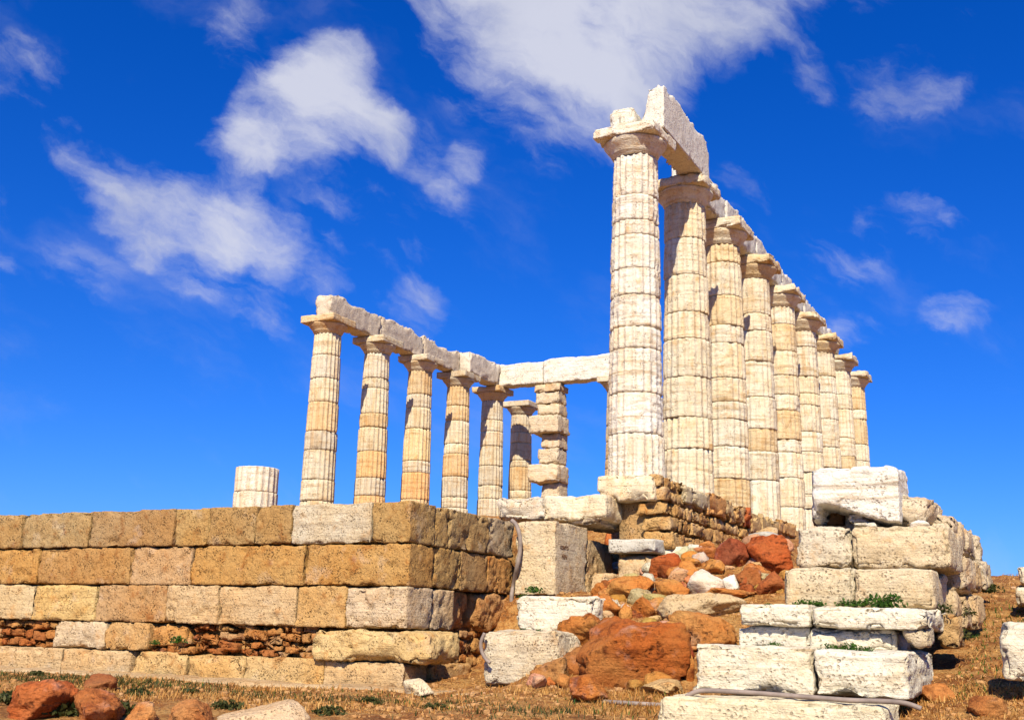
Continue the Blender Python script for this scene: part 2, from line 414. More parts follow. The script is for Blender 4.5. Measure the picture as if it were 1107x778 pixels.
def make_ground():
    def axis(c0, c1, step):
        core = np.arange(c0, c1+step/2, step); a = []; s = step; x = c1
        while x < 4000: s *= 1.22; x += s; a.append(x)
        b = []; s = step; x = c0
        while x > -4000: s *= 1.22; x -= s; b.append(x)
        return np.array(b[::-1]+list(core)+a)
    xs = axis(-11, 9.5, .09); ys = axis(-10, 6, .09)
    A, B = np.meshgrid(xs, ys, indexing='ij'); Z = T(A, B)
    V = np.stack([A.ravel(), B.ravel(), Z.ravel()], -1)
    idx = np.arange(len(xs)*len(ys)).reshape(len(xs), len(ys))
    Q = np.stack([idx[:-1, :-1], idx[1:, :-1], idx[1:, 1:], idx[:-1, 1:]], -1).reshape(-1, 4)
    o = mesh_obj('ground', V, Q, M['ground']); tag(o, kind='structure')
make_ground()

# ------------------------------------------------------------------ doric columns
rnd = random.Random(11)
FL = 20
def shaft_radius(z, HN, R0, R1):
    t = z/HN; return R0+(R1-R0)*t+.012*math.sin(math.pi*min(1, max(0, t)))
def drum(z0, z1, R0, R1, HN, seed, worn, parent, color, na=120, mat='marble', flute=.03, zoff=0, dz=.03):
    nz = max(4, int((z1-z0)/dz))
    zs = np.linspace(z0+.004, z1-.004, nz+1)
    th = np.linspace(0, 2*math.pi, na, endpoint=False)
    Z, TH = np.meshgrid(zs, th, indexing='ij')
    R = np.vectorize(lambda z: shaft_radius(z, HN, R0, R1))(Z)
    P = np.stack([np.cos(TH).ravel(), np.sin(TH).ravel(), Z.ravel()], -1)
    off = np.array([seed*1.7 % 50, seed*.9 % 50, seed*2.3 % 50])
    rot = (seed*.618) % 1 * .03
    ph = ((TH+rot)*FL/(2*math.pi)) % 1.0
    fl = np.sin(np.pi*ph)                  # 0 at the arrises, 1 in the hollows
    w = sstep(-.25, .35, fbm(P+off, 1.6, 3, seed)).reshape(Z.shape)
    fd = flute*(1-worn*.5*w)
    R = R-fd*fl*(R/R0)-worn*.010*w*(1-fl)
    R = R*(1+.012*(rnd.random()-.5))
    R = R+.006*fbm(P+off, 5, 4, seed+2).reshape(Z.shape)
    if worn > .3:                           # layered weathering of the marble
        st = fbm((P+off)*np.array([.6, .6, 7.]), 1.0, 4, seed+5).reshape(Z.shape)
        R = R-worn*.017*np.clip(.14-np.abs(st), 0, 1)/.14*(.4+.6*w)
    d0 = np.minimum(Z-z0, z1-Z)
    cn = fbm(P+off, 4, 3, seed+7).reshape(Z.shape)
    R = R-(.004+.010*rnd.random()+.03*np.clip(cn, 0, 1)*(0.6+worn))*np.exp(-(d0/.020)**2)
    big = np.clip(fbm(P+off, 1.8, 2, seed+9).reshape(Z.shape)-.28, 0, 1)
    R = R-big*.16*np.exp(-d0/.09)
    V = np.stack([R*np.cos(TH), R*np.sin(TH), Z+zoff], -1).reshape(-1, 3)
    ox, oy = (rnd.random()-.5)*.012, (rnd.random()-.5)*.012
    V = V+np.array([ox, oy, 0])
    idx = np.arange((nz+1)*na).reshape(nz+1, na); nx_ = np.roll(idx, -1, 1)
    Q = np.stack([idx[:-1], nx_[:-1], nx_[1:], idx[1:]], -1).reshape(-1, 4)
    c0 = len(V); V = np.vstack([V, [[ox, oy, z0+.004+zoff], [ox, oy, z1-.004+zoff]]])
    tris = []
    bq = np.stack([np.full(na, c0), nx_[0], idx[0], idx[0]], -1); tq = np.stack([np.full(na, c0+1), idx[-1], nx_[-1], nx_[-1]], -1)
    faces = [tuple(q) for q in Q.tolist()]+[tuple(q[:3]) for q in bq.tolist()]+[tuple(q[:3]) for q in tq.tolist()]
    o = mesh_obj('drum', V, faces, M[mat], parent, color=color)
    return o
def lathe(prof, na=72):
    V = []; F_ = []
    for (r, z) in prof:
        for k in range(na):
            a = 2*math.pi*k/na; V.append((r*math.cos(a), r*math.sin(a), z))
    n = len(prof)
    for i in range(n-1):
        for k in range(na):
            F_.append((i*na+k, i*na+(k+1) % na, (i+1)*na+(k+1) % na, (i+1)*na+k))
    F_.append(tuple(range(na-1, -1, -1))); F_.append(tuple((n-1)*na+k for k in range(na)))
    return np.array(V, float), F_
def column(x, y, seed, worn, label, group, tone, R0=.485, R1=.395, HN=5.55, joints=None, z0=0, abacus=True, mat='marble', flute=.034, na=120, dz=.03, abrot=0, chipab=.05, tones=None):
    root = empty('doric_column', (x, y, z0)); tag(root, label, 'column', group)
    r = random.Random(seed)
    if joints is None:
        n = r.choice([8, 9, 10]); joints = [0]
        for i in range(1, n): joints.append(HN*i/n+(r.random()-.5)*.36)
        joints.append(HN)
    joints = [-.12]+list(joints[1:])
    for i in range(len(joints)-1):
        c = tone(r) if tones is None or i not in tones else tones[i]
        drum(joints[i], joints[i+1], R0, R1, HN, seed*20+i, worn*(.6+.6*r.random()), root, c, na=na, dz=dz, mat=mat, flute=flute)
    if abacus:
        cap = empty('capital', (0, 0, 0)); cap.parent = root
        pr = [(R1*.9, HN-.01), (R1*.985, HN), (R1*1.0, HN+.03), (R1*1.035, HN+.035), (R1*1.04, HN+.05), (R1*1.07, HN+.055), (R1*1.08, HN+.075), (R1*1.13, HN+.11), (R1*1.24, HN+.16), (R1*1.34, HN+.205), (R1*1.40, HN+.24), (R1*1.41, HN+.27), (R1*1.35, HN+.29)]
        V, F_ = lathe(pr)
        nrm_ = V*np.array([1, 1, 0]); nrm_ /= np.linalg.norm(nrm_, axis=1, keepdims=True)+1e-9
        V = V+nrm_*(.012*fbm(V+seed, 5, 3, seed)-.05*worn*np.clip(fbm(V+seed, 2.2, 3, seed+1)-.1, 0, 1))[:, None]
        ct = tone(r)
        mesh_obj('echinus', V, F_, M[mat], cap, color=ct)
        V, Q = block_mesh(1.14, 1.14, .21, .035, .012, .006, 4, seed+50, chip=chipab, strata=.006)
        V = V+np.array([0, 0, HN+.275+.105])
        ab = mesh_obj('abacus', V, Q, M[mat], cap, color=tuple(min(1, q*1.03) for q in ct)); ab.rotation_euler.z = abrot
    return root
def tone_near(r):
    k = r.random(); base = np.array([.80, .73, .58]) if k < .55 else (np.array([.78, .69, .52]) if k < .85 else np.array([.74, .59, .37]))
    return tuple(base*(.93+.12*r.random()))
def tone_far(r):
    k = r.random()
    base = np.array([.76, .66, .48]) if k < .55 else (np.array([.72, .54, .32]) if k < .72 else np.array([.70, .61, .47]))
    return tuple(base*(.9+.15*r.random()))
ORD = ['first', 'second', 'third', 'fourth', 'fifth', 'sixth', 'seventh', 'eighth', 'ninth']
S = 2.522; WID = 12.4; K0 = 3.11*S
gN = 'columns of the long near colonnade'
near_notes = ['at its front on the base block', 'half shaded beneath the big beam', 'just behind the big beam', 'before the brown stained drums',
              'with brown stained drums', 'next to the loose white block', 'partly behind the loose white block', 'foot behind the loose block', 'at the far end of the row']
for i in range(9):
    js = None
    if i == 0: js = [0, .62, 1.3, 2.05, 2.42, 2.98, 3.45, 4.05, 4.32, 4.78, 5.55]
    lb = f'{ORD[i]} marble column of the near row, {near_notes[i]}'
    column(-.055 if i == 0 else 0.02, i*S, 101+i, 1.0 if i < 6 else .8, lb, gN, (lambda r: tuple(np.array([.86, .80, .69])*(.93+.1*r.random()))) if i == 0 else tone_near, joints=js, na=140 if i < 3 else 100, dz=.022 if i < 3 else .03,
           R0=.475 if i == 0 else .485, flute=.052, chipab=.09)
gF = 'columns of the short far colonnade'
far_notes = ['carrying the free end of the beams', 'with a chipped base drum and orange drums', 'with an orange drum low down', 'below the upright white beam end', 'shaded brown, at the corner of the beams']
for j in range(5):
    tn = {0: {}, 1: {1: (.80, .52, .26), 3: (.80, .56, .30)}, 2: {2: (.80, .50, .24), 4: (.82, .66, .40)}, 3: {4: (.72, .5, .27)}, 4: {}}[j]
    column(-WID+(.02 if j else -.0), K0+j*S, 201+j, .3, f'{ORD[j]} fluted column of the far row, {far_notes[j]}', gF,
           tone_far, na=160, dz=.045, chipab=.03, tones=tn, flute=.052)
column(-WID-.05, K0+5*S, 207, .35, 'lower fluted column with bare square capital beside the blocky pillar', 'columns of the porch', tone_far, na=120, dz=.045, HN=5.5, chipab=.01)
column(-7.45, 17.9, 209, .35, 'pale fluted column under the cross beam, mostly behind the front marble column', 'columns of the porch', tone_far, na=100, dz=.05, chipab=.02)
stub = empty('column_stub', (-WID-.05, K0-S, 0)); tag(stub, 'short pale fluted column drum standing alone above the terrace wall', 'column stub')
drum(0, .72, .56, .55, 3, 777, .2, stub, (.80, .71, .56), na=160, flute=.04); drum(.72, 1.36, .555, .545, 3, 778, .2, stub, (.84, .77, .64), na=160, flute=.04)

# ------------------------------------------------------------------ beams (architrave)
def stone(name, x0, x1, y0, y1, z0, z1, mat, color, seed, label=None, cat='block', group=None, parent=None, rot=(0, 0, 0), **kw):
    V, Q = block_mesh(x1-x0, y1-y0, z1-z0, seed=seed, **kw)
    o = mesh_obj(name, V, Q, M[mat], parent, color=color)
    o.location = ((x0+x1)/2, (y0+y1)/2, (z0+z1)/2); o.rotation_euler = rot
    if label: tag(o, label, cat, group)
    return o
gB = 'marble beams lying on the columns'
AZ = 6.035
def ragged_top(o, seed, amt, freq=1.6, lo=.0):
    me = o.data; n = len(me.vertices); co = np.zeros(n*3); me.vertices.foreach_get('co', co); co = co.reshape(-1, 3)
    h = co[:, 2].max(); t = np.clip((co[:, 2]+h*.2)/(h*1.2), 0, 1)
    q = co.copy(); q[:, 2] = 0
    d = amt*np.clip(fbm(q+seed, freq, 3, seed)+.2-lo, 0, 1)
    co[:, 2] -= t*d; me.vertices.foreach_set('co', co.ravel()); me.update()
bigbeam = stone('marble_beam', .04, .52, -.12, S+.02, AZ, AZ+.84, 'grey_marble', (.76, .70, .60), 401, 'massive pale beam bridging the two tallest columns of the near row', 'beam', gB, rnd=.02, amp=.006, chip=.12, res=.035)
ragged_top(bigbeam, 5, .10)
me = bigbeam.data; co = np.zeros(len(me.vertices)*3); me.vertices.foreach_get('co', co); co = co.reshape(-1, 3)
fr = np.clip((-.75-co[:, 1])/.4, 0, 1); lf = np.clip((.24-co[:, 0])/.48, 0, 1); up_ = np.clip((co[:, 2]+.30)/.6, 0, 1)
co[:, 0] += fr*lf*up_*.17; me.vertices.foreach_set('co', co.ravel()); me.update()
frag = stone('beam_fragment', -.50, -.02, -.16, .5, AZ, AZ+.50, 'clean_marble', (.84, .78, .66), 402, 'rounded broken marble lump with a metal rod on the foremost tall column', 'beam fragment', None, rnd=.26, amp=.03, freq=3, chip=.1, res=.03)
V, F_ = lathe([(.008, 0), (.008, .32)], 8)
rod = mesh_obj('iron_rod', V, F_, M['rust_rod']); rod.location = (-.27, -.19, AZ+.0); tag(rod, 'thin dark metal rod upright against the rounded marble lump', 'rod')
inn = [('second', 'third'), ('third', 'fourth'), ('fourth', 'fifth'), ('fifth', 'sixth'), ('sixth', 'seventh'), ('seventh', 'eighth')]
for q, (a, b_) in enumerate(inn):
    i = q+1
    o = stone('marble_beam', -.46, .14, i*S+(.62 if i == 1 else .01), (i+1)*S-.01, AZ, AZ+(.72 if i < 5 else .6), 'grey_marble', (.70, .65, .57), 410+i,
              f'short speckled grey beam between the {a} and {b_} columns of the near row', 'beam', gB, rnd=.05, amp=.015, chip=.2, res=.05)
    ragged_top(o, 40+i, .22)
cols = [('first', 'second', .80), ('second', 'third', .80), ('third', 'fourth', .78)]
for q, (a, b_, hh) in enumerate(cols):
    o = stone('marble_beam', -WID-.46, -WID+.1, K0+q*S+(-.10 if q == 0 else .005), K0+(q+1)*S-.005, AZ, AZ+hh, 'grey_marble', (.68, .56, .42), 430+q,
              f'speckled beam between the {a} and {b_} columns of the far row', 'beam', gB, rnd=.04, amp=.015, chip=.18, res=.05)
    ragged_top(o, 60+q, .22)
o = stone('marble_beam', -WID-.06, -WID+.50, K0+3*S-.1, K0+4*S-.3, AZ, AZ+.80, 'grey_marble', (.74, .63, .50), 436,
          'wide beam with a chipped white end, last of the far row before the cross beam', 'beam', gB, rnd=.05, amp=.015, chip=.2, res=.05); ragged_top(o, 66, .1)
CY = K0+4*S
o = stone('cross_beam', -WID+.0, -10.22, CY-.3, CY+.25, AZ, AZ+.82, 'clean_marble', (.86, .80, .70), 440, 'clean white cross beam from the corner column to the blocky pillar', 'beam', 'white cross beams', rnd=.02, amp=.01, chip=.06, res=.05)
ragged_top(o, 71, .06)
o = stone('cross_beam', -10.20, -7.0, CY-.3, CY+.25, AZ-.02, AZ+.86, 'clean_marble', (.86, .81, .72), 441, 'clean white cross beam from the blocky pillar towards the front column', 'beam', 'white cross beams', rnd=.02, amp=.01, chip=.06, res=.05)
ragged_top(o, 73, .12)

# pillar of stacked blocks
pil = empty('stone_pillar', (0, 0, 0)); tag(pil, 'square pillar of stacked blocks with jutting stones under the cross beam', 'pillar')
def pillar_block(px0, y0, px1, y1, seed, ex=0):
    yf = CY-.36-ex
    a, _ = hit(px0, (y0+y1)/2, 1, yf); b, _ = hit(px1, (y0+y1)/2, 1, yf)
    c, _ = hit((px0+px1)/2, y0, 1, yf); d, _ = hit((px0+px1)/2, y1, 1, yf)
    stone('pillar_block', a[0], b[0], yf, CY+.42, d[2]+.004, c[2]-.004, 'pale_poros' if seed % 2 else 'marble', (.76, .62, .44), 450+seed, parent=pil, rnd=.03, amp=.012, chip=.12, res=.05, strata=.01)
for q, (a0, b0, a1, b1, ex) in enumerate([(577, 414.5, 605, 423, .06), (579, 423, 604, 436, 0), (580, 436, 604, 448, 0), (571, 448, 603, 467, .3), (584.5, 467, 604, 484, 0), (581, 484, 603, 501, 0), (570, 501, 602, 521, .3), (584, 521, 604, 545, 0), (580, 545, 604, 575, 0), (580, 575, 604, 607, 0)]):
    pillar_block(a0, b0, a1, b1, q, ex)

# ------------------------------------------------------------------ terrace wall
TX, TYF = -1.22, -5.0
ZL = [-.95, -1.49, -2.03, -2.56, -2.95, -3.34]
wall = empty('terrace_wall', (0, 0, 0)); tag(wall, 'long low terrace wall of tan stone blocks in five courses', 'wall')
WY = (.50, .34, .16)
def wc(px, py):
    return hit(px, py, 1, TYF)[0][0]
rw = random.Random(5)
def wblock(x0, x1, c, color, mat='poros', pro=None, z0=None, z1=None, **kw):
    g = .0025; pro = rw.uniform(-.012, .012) if pro is None else pro
    a = dict(res=.028, rnd=.014, amp=.009, chip=.05, pits=.014); a.update(kw)
    wblock.n += 1
    return stone('wall_block', x0+g, x1-g, TYF-pro, TYF+.62, (ZL[c+1] if z0 is None else z0)+g, (ZL[c] if z1 is None else z1)-g, mat, color, 500+wblock.n, parent=wall, **a)
wblock.n = 0
ya = [570, 611, 655, 690, 728]
tan = (.50, .325, .13); tan2 = (.46, .31, .14); org = (.56, .32, .105); pale = (.70, .52, .29); pink = (.68, .47, .25); yel = (.68, .46, .21); wht = (.68, .58, .42)
J = [
 [(-170, tan2), (-110, tan), (-52, tan2), (24, tan2), (97, tan2), (188, (.44, .28, .13)), (225, tan), (276, tan2), (315, tan2), (401, wht), (None, tan)],
 [(-160, org), (-90, org), (-30, org), (41, org), (141, (.5, .28, .1)), (206, (.58, .38, .2)), (328, org), (None, org)],
 [(-150, pale), (-60, pink), (35, pale), (103, (.70, .48, .2)), (179, (.55, .34, .16)), (235, pink), (319, pink), (373, (.62, .40, .17)), (None, (.72, .55, .36))],
 None,
 [(-120, pink), (-40, pale), (65, pink), (139, pink), (199, yel), (262, yel), (350, yel), (None, pink)]]
for c, row in enumerate(J):
    if row is None: continue
    xp = wc(row[0][0]-75, ya[c])
    for (px, colr) in row:
        x = TX+.004 if px is None else wc(px, ya[c])
        wblock(xp, x, c, colr, mat='pale_poros' if sum(colr) > 1.35 else 'poros', **({'chip': .2, 'rnd': .05, 'warp': .02} if (c == 4 and px in (199, 262)) else {}))
        xp = x
# fourth course: blocks and rubble packing
wblock(wc(58, 683), wc(114, 683), 3, (.72, .54, .34), mat='pale_poros', chip=.1)
wblock(wc(114, 683), wc(161, 683), 3, (.62, .38, .16), chip=.12)
wblock(wc(161, 683), wc(203, 683), 3, (.6, .33, .12), chip=.25, rnd=.08, amp=.03, pits=.03, z0=-2.88)
wblock(wc(341, 698), wc(474, 698)-.05, 3, (.74, .52, .24), mat='pale_poros', pro=.10, chip=.22, rnd=.07, amp=.03, pits=.03, freq=4, z1=-2.585, z0=-2.965)
def rubble(x0, x1, z0, z1, plane, seed, n_rows=3, axis='y', back=.0, wmin=.09, wmax=.36, parent=None):
    r = random.Random(seed); z = z0; rows = n_rows
    hs_ = [(z1-z0)/rows*(.6+.8*r.random()) for _ in range(rows)]; sc_ = (z1-z0)/sum(hs_)
    for h_ in hs_:
        h_ *= sc_; x = x0
        while x < x1-.05:
            w = min(r.uniform(wmin, wmax), x1-x)
            if x1-x-w < .07: w = x1-x
            V, Fc = block_mesh(w*1.02, .3, h_*r.uniform(.85, 1.12), .022, .035, .014, 6, r.randrange(9999), .13, .012, warp=.05)
            ta = r.uniform(-.16, .16); V = V@np.array([[math.cos(ta), 0, math.sin(ta)], [0, 1, 0], [-math.sin(ta), 0, math.cos(ta)]])
            if axis == 'x': V = V[:, [1, 0, 2]]; Fc = Fc[:, ::-1]
            colr = r.choice([(.56, .27, .08), (.62, .35, .12), (.48, .20, .06), (.62, .40, .19), (.55, .30, .10)])
            o = mesh_obj('rubble_stone', V, Fc, M['rock'], wall if parent is None else parent, color=colr)
            bk = back+r.uniform(0, .06)
            if axis == 'y': o.location = (x+w/2, plane+.17+bk, z+h_/2)
            else: o.location = (plane-.17-bk, x+w/2, z+h_/2)
            o.location.z += r.uniform(-.02, .02)
            x += w
        z += h_
rubble(wc(-60, 683), wc(58, 683), -2.95, -2.56, TYF, 3, 3)
rubble(wc(203, 683), wc(341, 690), -2.95, -2.56, TYF, 4, 4)
rubble(wc(161, 690), wc(203, 690), -2.96, -2.86, TYF, 14, 1)
wblock(wc(-140, 683), wc(-60, 683), 3, (.72, .54, .34))
def core(x0, x1, y0, y1, z0, z1, parent, mat='soil_stone', color=(.22, .1, .04)):
    return stone('wall_core', x0, x1, y0, y1, z0, z1, mat, color, 3, parent=parent, res=.2, rnd=.01, amp=.004, chip=.0)
core(wc(-200, 620), TX-.3, TYF+.3, TYF+.9, -3.6, -1.03, wall)
# side facing +X
def ws(px, py):
    return hit(px, py, 0, TX)[0][1]
def sblock(y0, y1, c, color, mat='poros', z0=None, z1=None, pro=0, **kw):
    g = .003; a = dict(res=.028, rnd=.022, amp=.012, chip=.06, pits=.02); a.update(kw); wblock.n += 1
    return stone('wall_block', TX-.55, TX+pro+rw.uniform(-.01, .012), y0+g, y1-g, (ZL[c+1] if z0 is None else z0)+g, (ZL[c] if z1 is None else z1)-g, mat, color, 600+wblock.n, parent=wall, **a)
YC = TYF+.62
yA = [YC, ws(486, 567), ws(529, 575), ws(557, 585)]
sblock(yA[1]-.0, yA[2], 0, tan2); sblock(yA[2], yA[3], 0, (.5, .38, .24)); 
if yA[1] > YC: sblock(YC, yA[1], 0, tan)
yB = [YC, ws(499, 615), ws(529, 618), ws(556, 620)]
for k in range(3): sblock(yB[k], yB[k+1], 1, [tan, (.48, .29, .12), (.55, .28, .09)][k], pits=.03 if k == 2 else .016)
y_c1 = ws(492, 655)
sblock(YC, max(y_c1, YC+.1), 2, (.66, .50, .32), mat='poros')
sblock(ws(494, 662)+.03, ws(514, 660), 2, (.58, .30, .11), pro=-.12, rnd=.1, amp=.03, chip=.2)
sblock(ws(519, 660), ws(556, 660), 2, (.56, .30, .12), pro=-.0, rnd=.08, amp=.03, chip=.2, pits=.03)
rubble(YC-.1, ws(554, 690), -3.0, -2.56, TX, 8, 3, axis='x', back=.1)
stone('wall_block', TX-.5, TX+.01, YC+.0, ws(509, 722), -3.3, -2.99, 'poros', (.6, .36, .15), 651, parent=wall, rnd=.04, amp=.02, chip=.1)
core(TX-.95, TX-.32, TYF+.3, ws(556, 620), -3.5, -1.03, wall)

# ------------------------------------------------------------------ foundation below the near colonnade
fd = empty('foundation_wall', (0, 0, 0)); tag(fd, 'rough brown masonry foundation under the near column row, with upright broken slabs on top', 'wall')
core(-.15, .55, -.5, 8.5*S, -2.2, -.14, fd, mat='poros', color=(.5, .32, .15))
rf = random.Random(21)
z = -.36
zl = [(-.30, -.11), (-.52, -.30), (-.74, -.52), (-.98, -.74), (-1.3, -.98)]
for ri, (za, zb) in enumerate(zl):
    y = -.72+ri*.03
    while y < 12.5-ri*1.6:
        w = rf.uniform(.28, .62)*(1 if ri else .9)
        if ri == 0 and .5 < y < 9.0: y += w; continue
        V, Q = block_mesh(.5, w-.012, zb-za-.01, .035, .03, .018, 5, rf.randrange(9999), .14, .03)
        o = mesh_obj('foundation_block', V, Q, M['poros'], fd, color=rf.choice([(.62, .38, .15), (.56, .33, .13), (.66, .43, .2), (.5, .28, .11)]))
        o.location = (.62+ri*.035+rf.uniform(-.02, .03)-.25, y+w/2, (za+zb)/2)
        y += w
def on_x(px, py, X): return hit(px, py, 0, X)[0]
# upright broken slabs along the top
for q, (pxa, ya0, pxb, yb0, cc) in enumerate([(741, 531, 767, 549, (.68, .56, .36)), (765, 536, 786, 560, (.66, .34, .12)), (786, 542, 793, 556, (.7, .52, .28)), (796, 546, 806, 563, (.64, .4, .18)), (804, 551, 812, 568, (.50, .13, .04)), (812, 560, 822, 577, (.62, .4, .18)), (824, 560, 842, 578, (.6, .42, .2)), (842, 564, 862, 579, (.66, .38, .15))]):
    A = on_x(pxa, ya0, .70); B = on_x(pxb, yb0, .70)
    z1, z0_ = max(A[2], B[2])+.10, min(A[2], B[2])-.05
    z1 = min(z1, .02)
    V, Q = block_mesh(.10, max(.15, B[1]-A[1]), max(.25, z1-z0_), .03, .02, .012, 5, 900+q, .15)
    o = mesh_obj('facing_slab', V, Q, M['pale_poros'], fd, color=cc); o.location = (.66, (A[1]+B[1])/2, (z1+z0_)/2); ragged_top(o, 90+q, .15, 3)

# ------------------------------------------------------------------ separate blocks placed on planes that face the camera side
def bp(name, x0, y0, x1, y1, Y, dep, mat, color, seed, label, cat='stone block', group=None, rot=(0, 0, 0), **kw):
    ym, xm = (y0+y1)/2, (x0+x1)/2
    A, _ = hit(x0, ym, 1, Y); B, _ = hit(x1, ym, 1, Y); C, _ = hit(xm, y0, 1, Y); D, _ = hit(xm, y1, 1, Y)
    a = dict(res=.03, rnd=.03, amp=.012, chip=.08); a.update(kw)
    return stone(name, A[0], B[0], Y, Y+dep, D[2], C[2], mat, color, seed, label, cat, group, rot=rot, **a)
gC = 'marble blocks below the front column'
bp('base_block', 645, 513, 707, 541, -.80, 1.4, 'marble', (.84, .72, .52), 701, 'cream base block with a broken corner directly under the front column', 'stone block', gC, rnd=.05, chip=.22)
bp('marble_slab', 537, 537, 588, 561, -1.2, .9, 'pale_poros', (.80, .70, .56), 702, 'thick pale slab lying beside the hose top, under the gap in the columns', 'stone slab', gC, rnd=.06, amp=.03, chip=.15)
bp('marble_slab', 588.5, 535, 655, 562, -1.15, 1.0, 'marble', (.82, .70, .50), 703, 'long cream slab with a cracked dark end, just below the front column base block', 'stone slab', gC, rnd=.05, amp=.02, chip=.15)
stone('rough_block', -.85, -.2, -1.1, .2, -.92, -.50, 'pale_poros', (.66, .55, .40), 704, 'rough grey brown block wedged between the long cream slab and the column base', 'stone block', gC, rnd=.08, amp=.03, chip=.2)
insc = bp('inscribed_block', 557, 563, 600, 643, -2.25, 1.2, 'pale_poros', (.78, .63, .42), 705, 'tall upright block with faint carved letters on its shaded side, beside the hose', 'stone block', gC, rnd=.02, amp=.008, chip=.06)
ib = insc.location; ih = insc.data
xr = max(v.co.x for v in ih.vertices)
def carve(txt, dy, z, size):
    cu = bpy.data.curves.new('inscription', 'FONT'); cu.body = txt; cu.size = size; cu.extrude = .002; cu.offset = .003; cu.align_x = 'LEFT'
    cu.space_character = 1.1
    o = bpy.data.objects.new('inscription', cu); COL.objects.link(o)
    dg = bpy.context.evaluated_depsgraph_get(); me = bpy.data.meshes.new_from_object(o.evaluated_get(dg)); bpy.data.objects.remove(o)
    me.materials.clear(); me.materials.append(M['ink'])
    o = bpy.data.objects.new('inscription', me); COL.objects.link(o); o.parent = insc
    o.rotation_euler = (math.pi/2, 0, math.pi/2); o.location = (xr-.004, dy, z)
    return o
carve('CONTO', -.44, .14, .075); carve('NIN', -.38, -.0, .10)
bb, _ = hit(601, 600, 1, -1.02)
stone('rough_block', ib[0]-.3, ib[0]+xr-.02, -1.03, .15, -1.98, -1.12, 'poros', (.60, .45, .27), 706, 'pitted brown block with a split corner, behind the letter carved block', 'stone block', gC, rnd=.05, amp=.02, chip=.2, pits=.02)
stone('grey_slab', -.14, .62, -.98, 1.6, -1.34, -1.13, 'grey_marble', (.60, .55, .46), 707, 'flat grey slab with a cut end at the foot of the foundation wall', 'stone slab', gC, rnd=.01, amp=.006, chip=.06)
stone('rough_block', -.10, .58, -.90, .3, -1.98, -1.35, 'pale_poros', (.68, .50, .30), 711, 'tan rough block supporting the cut end of the flat grey slab', 'stone block', gC, rnd=.08, amp=.04, chip=.2, warp=.06)
stone('rough_block', -.44, .0, -1.12, -.4, -1.98, -1.66, 'pale_poros', (.70, .48, .26), 712, 'small ochre block at the inner foot of the split brown block', 'stone block', gC, rnd=.08, amp=.04, chip=.2)
stone('grey_slab', -.1, .95, .3, 3.2, -1.30, -1.12, 'grey_marble', (.68, .62, .52), 708, 'long grey brown slab running back along the foot of the foundation wall', 'stone slab', gC, rnd=.02, amp=.01, chip=.08)
bp('white_block', 557, 644, 641, 684, -3.75, 1.8, 'clean_marble', (.84, .74, .58), 709, 'low white block lying right in front of the letter carved block', 'stone block', gC, rnd=.05, amp=.02, chip=.18, strata=.01)
bp('pale_block', 521, 681, 604, 741, -4.95, 1.6, 'pale_poros', (.74, .63, .46), 710, 'rounded pale block at the foot of the hose, beside the rust boulders', 'stone block', gC, rnd=.09, amp=.02, chip=.1)

# the stack of blocks on the near corner
gS = 'blocks stacked at the near corner'
cm_, cw = (.84, .74, .56), (.86, .78, .62)
bp('marble_slab', 712, 757, 960, 816, -7.75, .8, 'clean_marble', (.82, .72, .50), 721, 'lowest cream slab of the corner stack, cut by the bottom edge of the view', 'stone slab', gS, rnd=.07, amp=.02, chip=.12, warp=.03)
bp('marble_block', 749, 698, 879.5, 750, -7.0, 1.0, 'clean_marble', cm_, 722, 'long cracked cream block above the grey pipe, next to the big rust boulder', 'stone block', gS, rnd=.04, amp=.018, chip=.11, strata=.03)
bp('marble_block', 880, 703, 983, 754, -7.0, 1.9, 'clean_marble', (.84, .77, .62), 723, 'cream block with pitted end above the grey pipe, beside the dirt path', 'stone block', gS, rnd=.04, amp=.018, chip=.10, strata=.03)
bp('marble_slab', 799, 653, 876, 676, -6.25, 1.4, 'clean_marble', cw, 724, 'thin white overhanging slab with weeds behind, on the inner side of the corner stack', 'stone slab', gS, rnd=.03, amp=.016, chip=.11, strata=.03)
bp('marble_slab', 875, 656, 1005, 679, -6.25, 1.5, 'clean_marble', cw, 725, 'thin white overhanging slab with ragged lower edge, on the path side of the corner stack', 'stone slab', gS, rnd=.03, amp=.016, chip=.13, strata=.03)
bp('marble_slab', 799, 676, 875, 702, -6.12, 1.2, 'clean_marble', (.84, .78, .64), 726, 'white slab directly under the inner overhanging slab of the stack', 'stone slab', gS, rnd=.03, amp=.015, chip=.15)
bp('marble_slab', 875.5, 679, 968, 704, -6.12, 1.2, 'clean_marble', (.84, .78, .64), 727, 'white slab directly under the ragged overhanging slab of the stack', 'stone slab', gS, rnd=.03, amp=.015, chip=.15)
bp('small_stone', 977, 676, 1003, 699, -6.2, .4, 'pale_poros', (.74, .62, .44), 728, 'small broken stone propping the outer end of the overhanging slab', 'stone', gS, rnd=.08, amp=.04, chip=.2)
bp('brown_block', 1011, 662, 1037, 700, -5.2, .5, 'poros', (.60, .42, .22), 729, 'pitted brown block end beside the overhanging slab, facing the path', 'stone block', gS, rnd=.05, amp=.03, chip=.2, pits=.03)
bp('pale_block', 845, 613, 923, 656, -5.6, 1.1, 'pale_poros', (.78, .66, .46), 730, 'tan block behind the weeds, third layer up next to the red rocks', 'stone block', gS, rnd=.05, amp=.014, chip=.1)
bp('pale_block', 923.5, 614, 1010, 658, -5.6, 1.2, 'pale_poros', (.78, .65, .45), 731, 'tan block behind the weeds, third layer up on the path side', 'stone block', gS, rnd=.07, amp=.014, chip=.08, strata=.01)
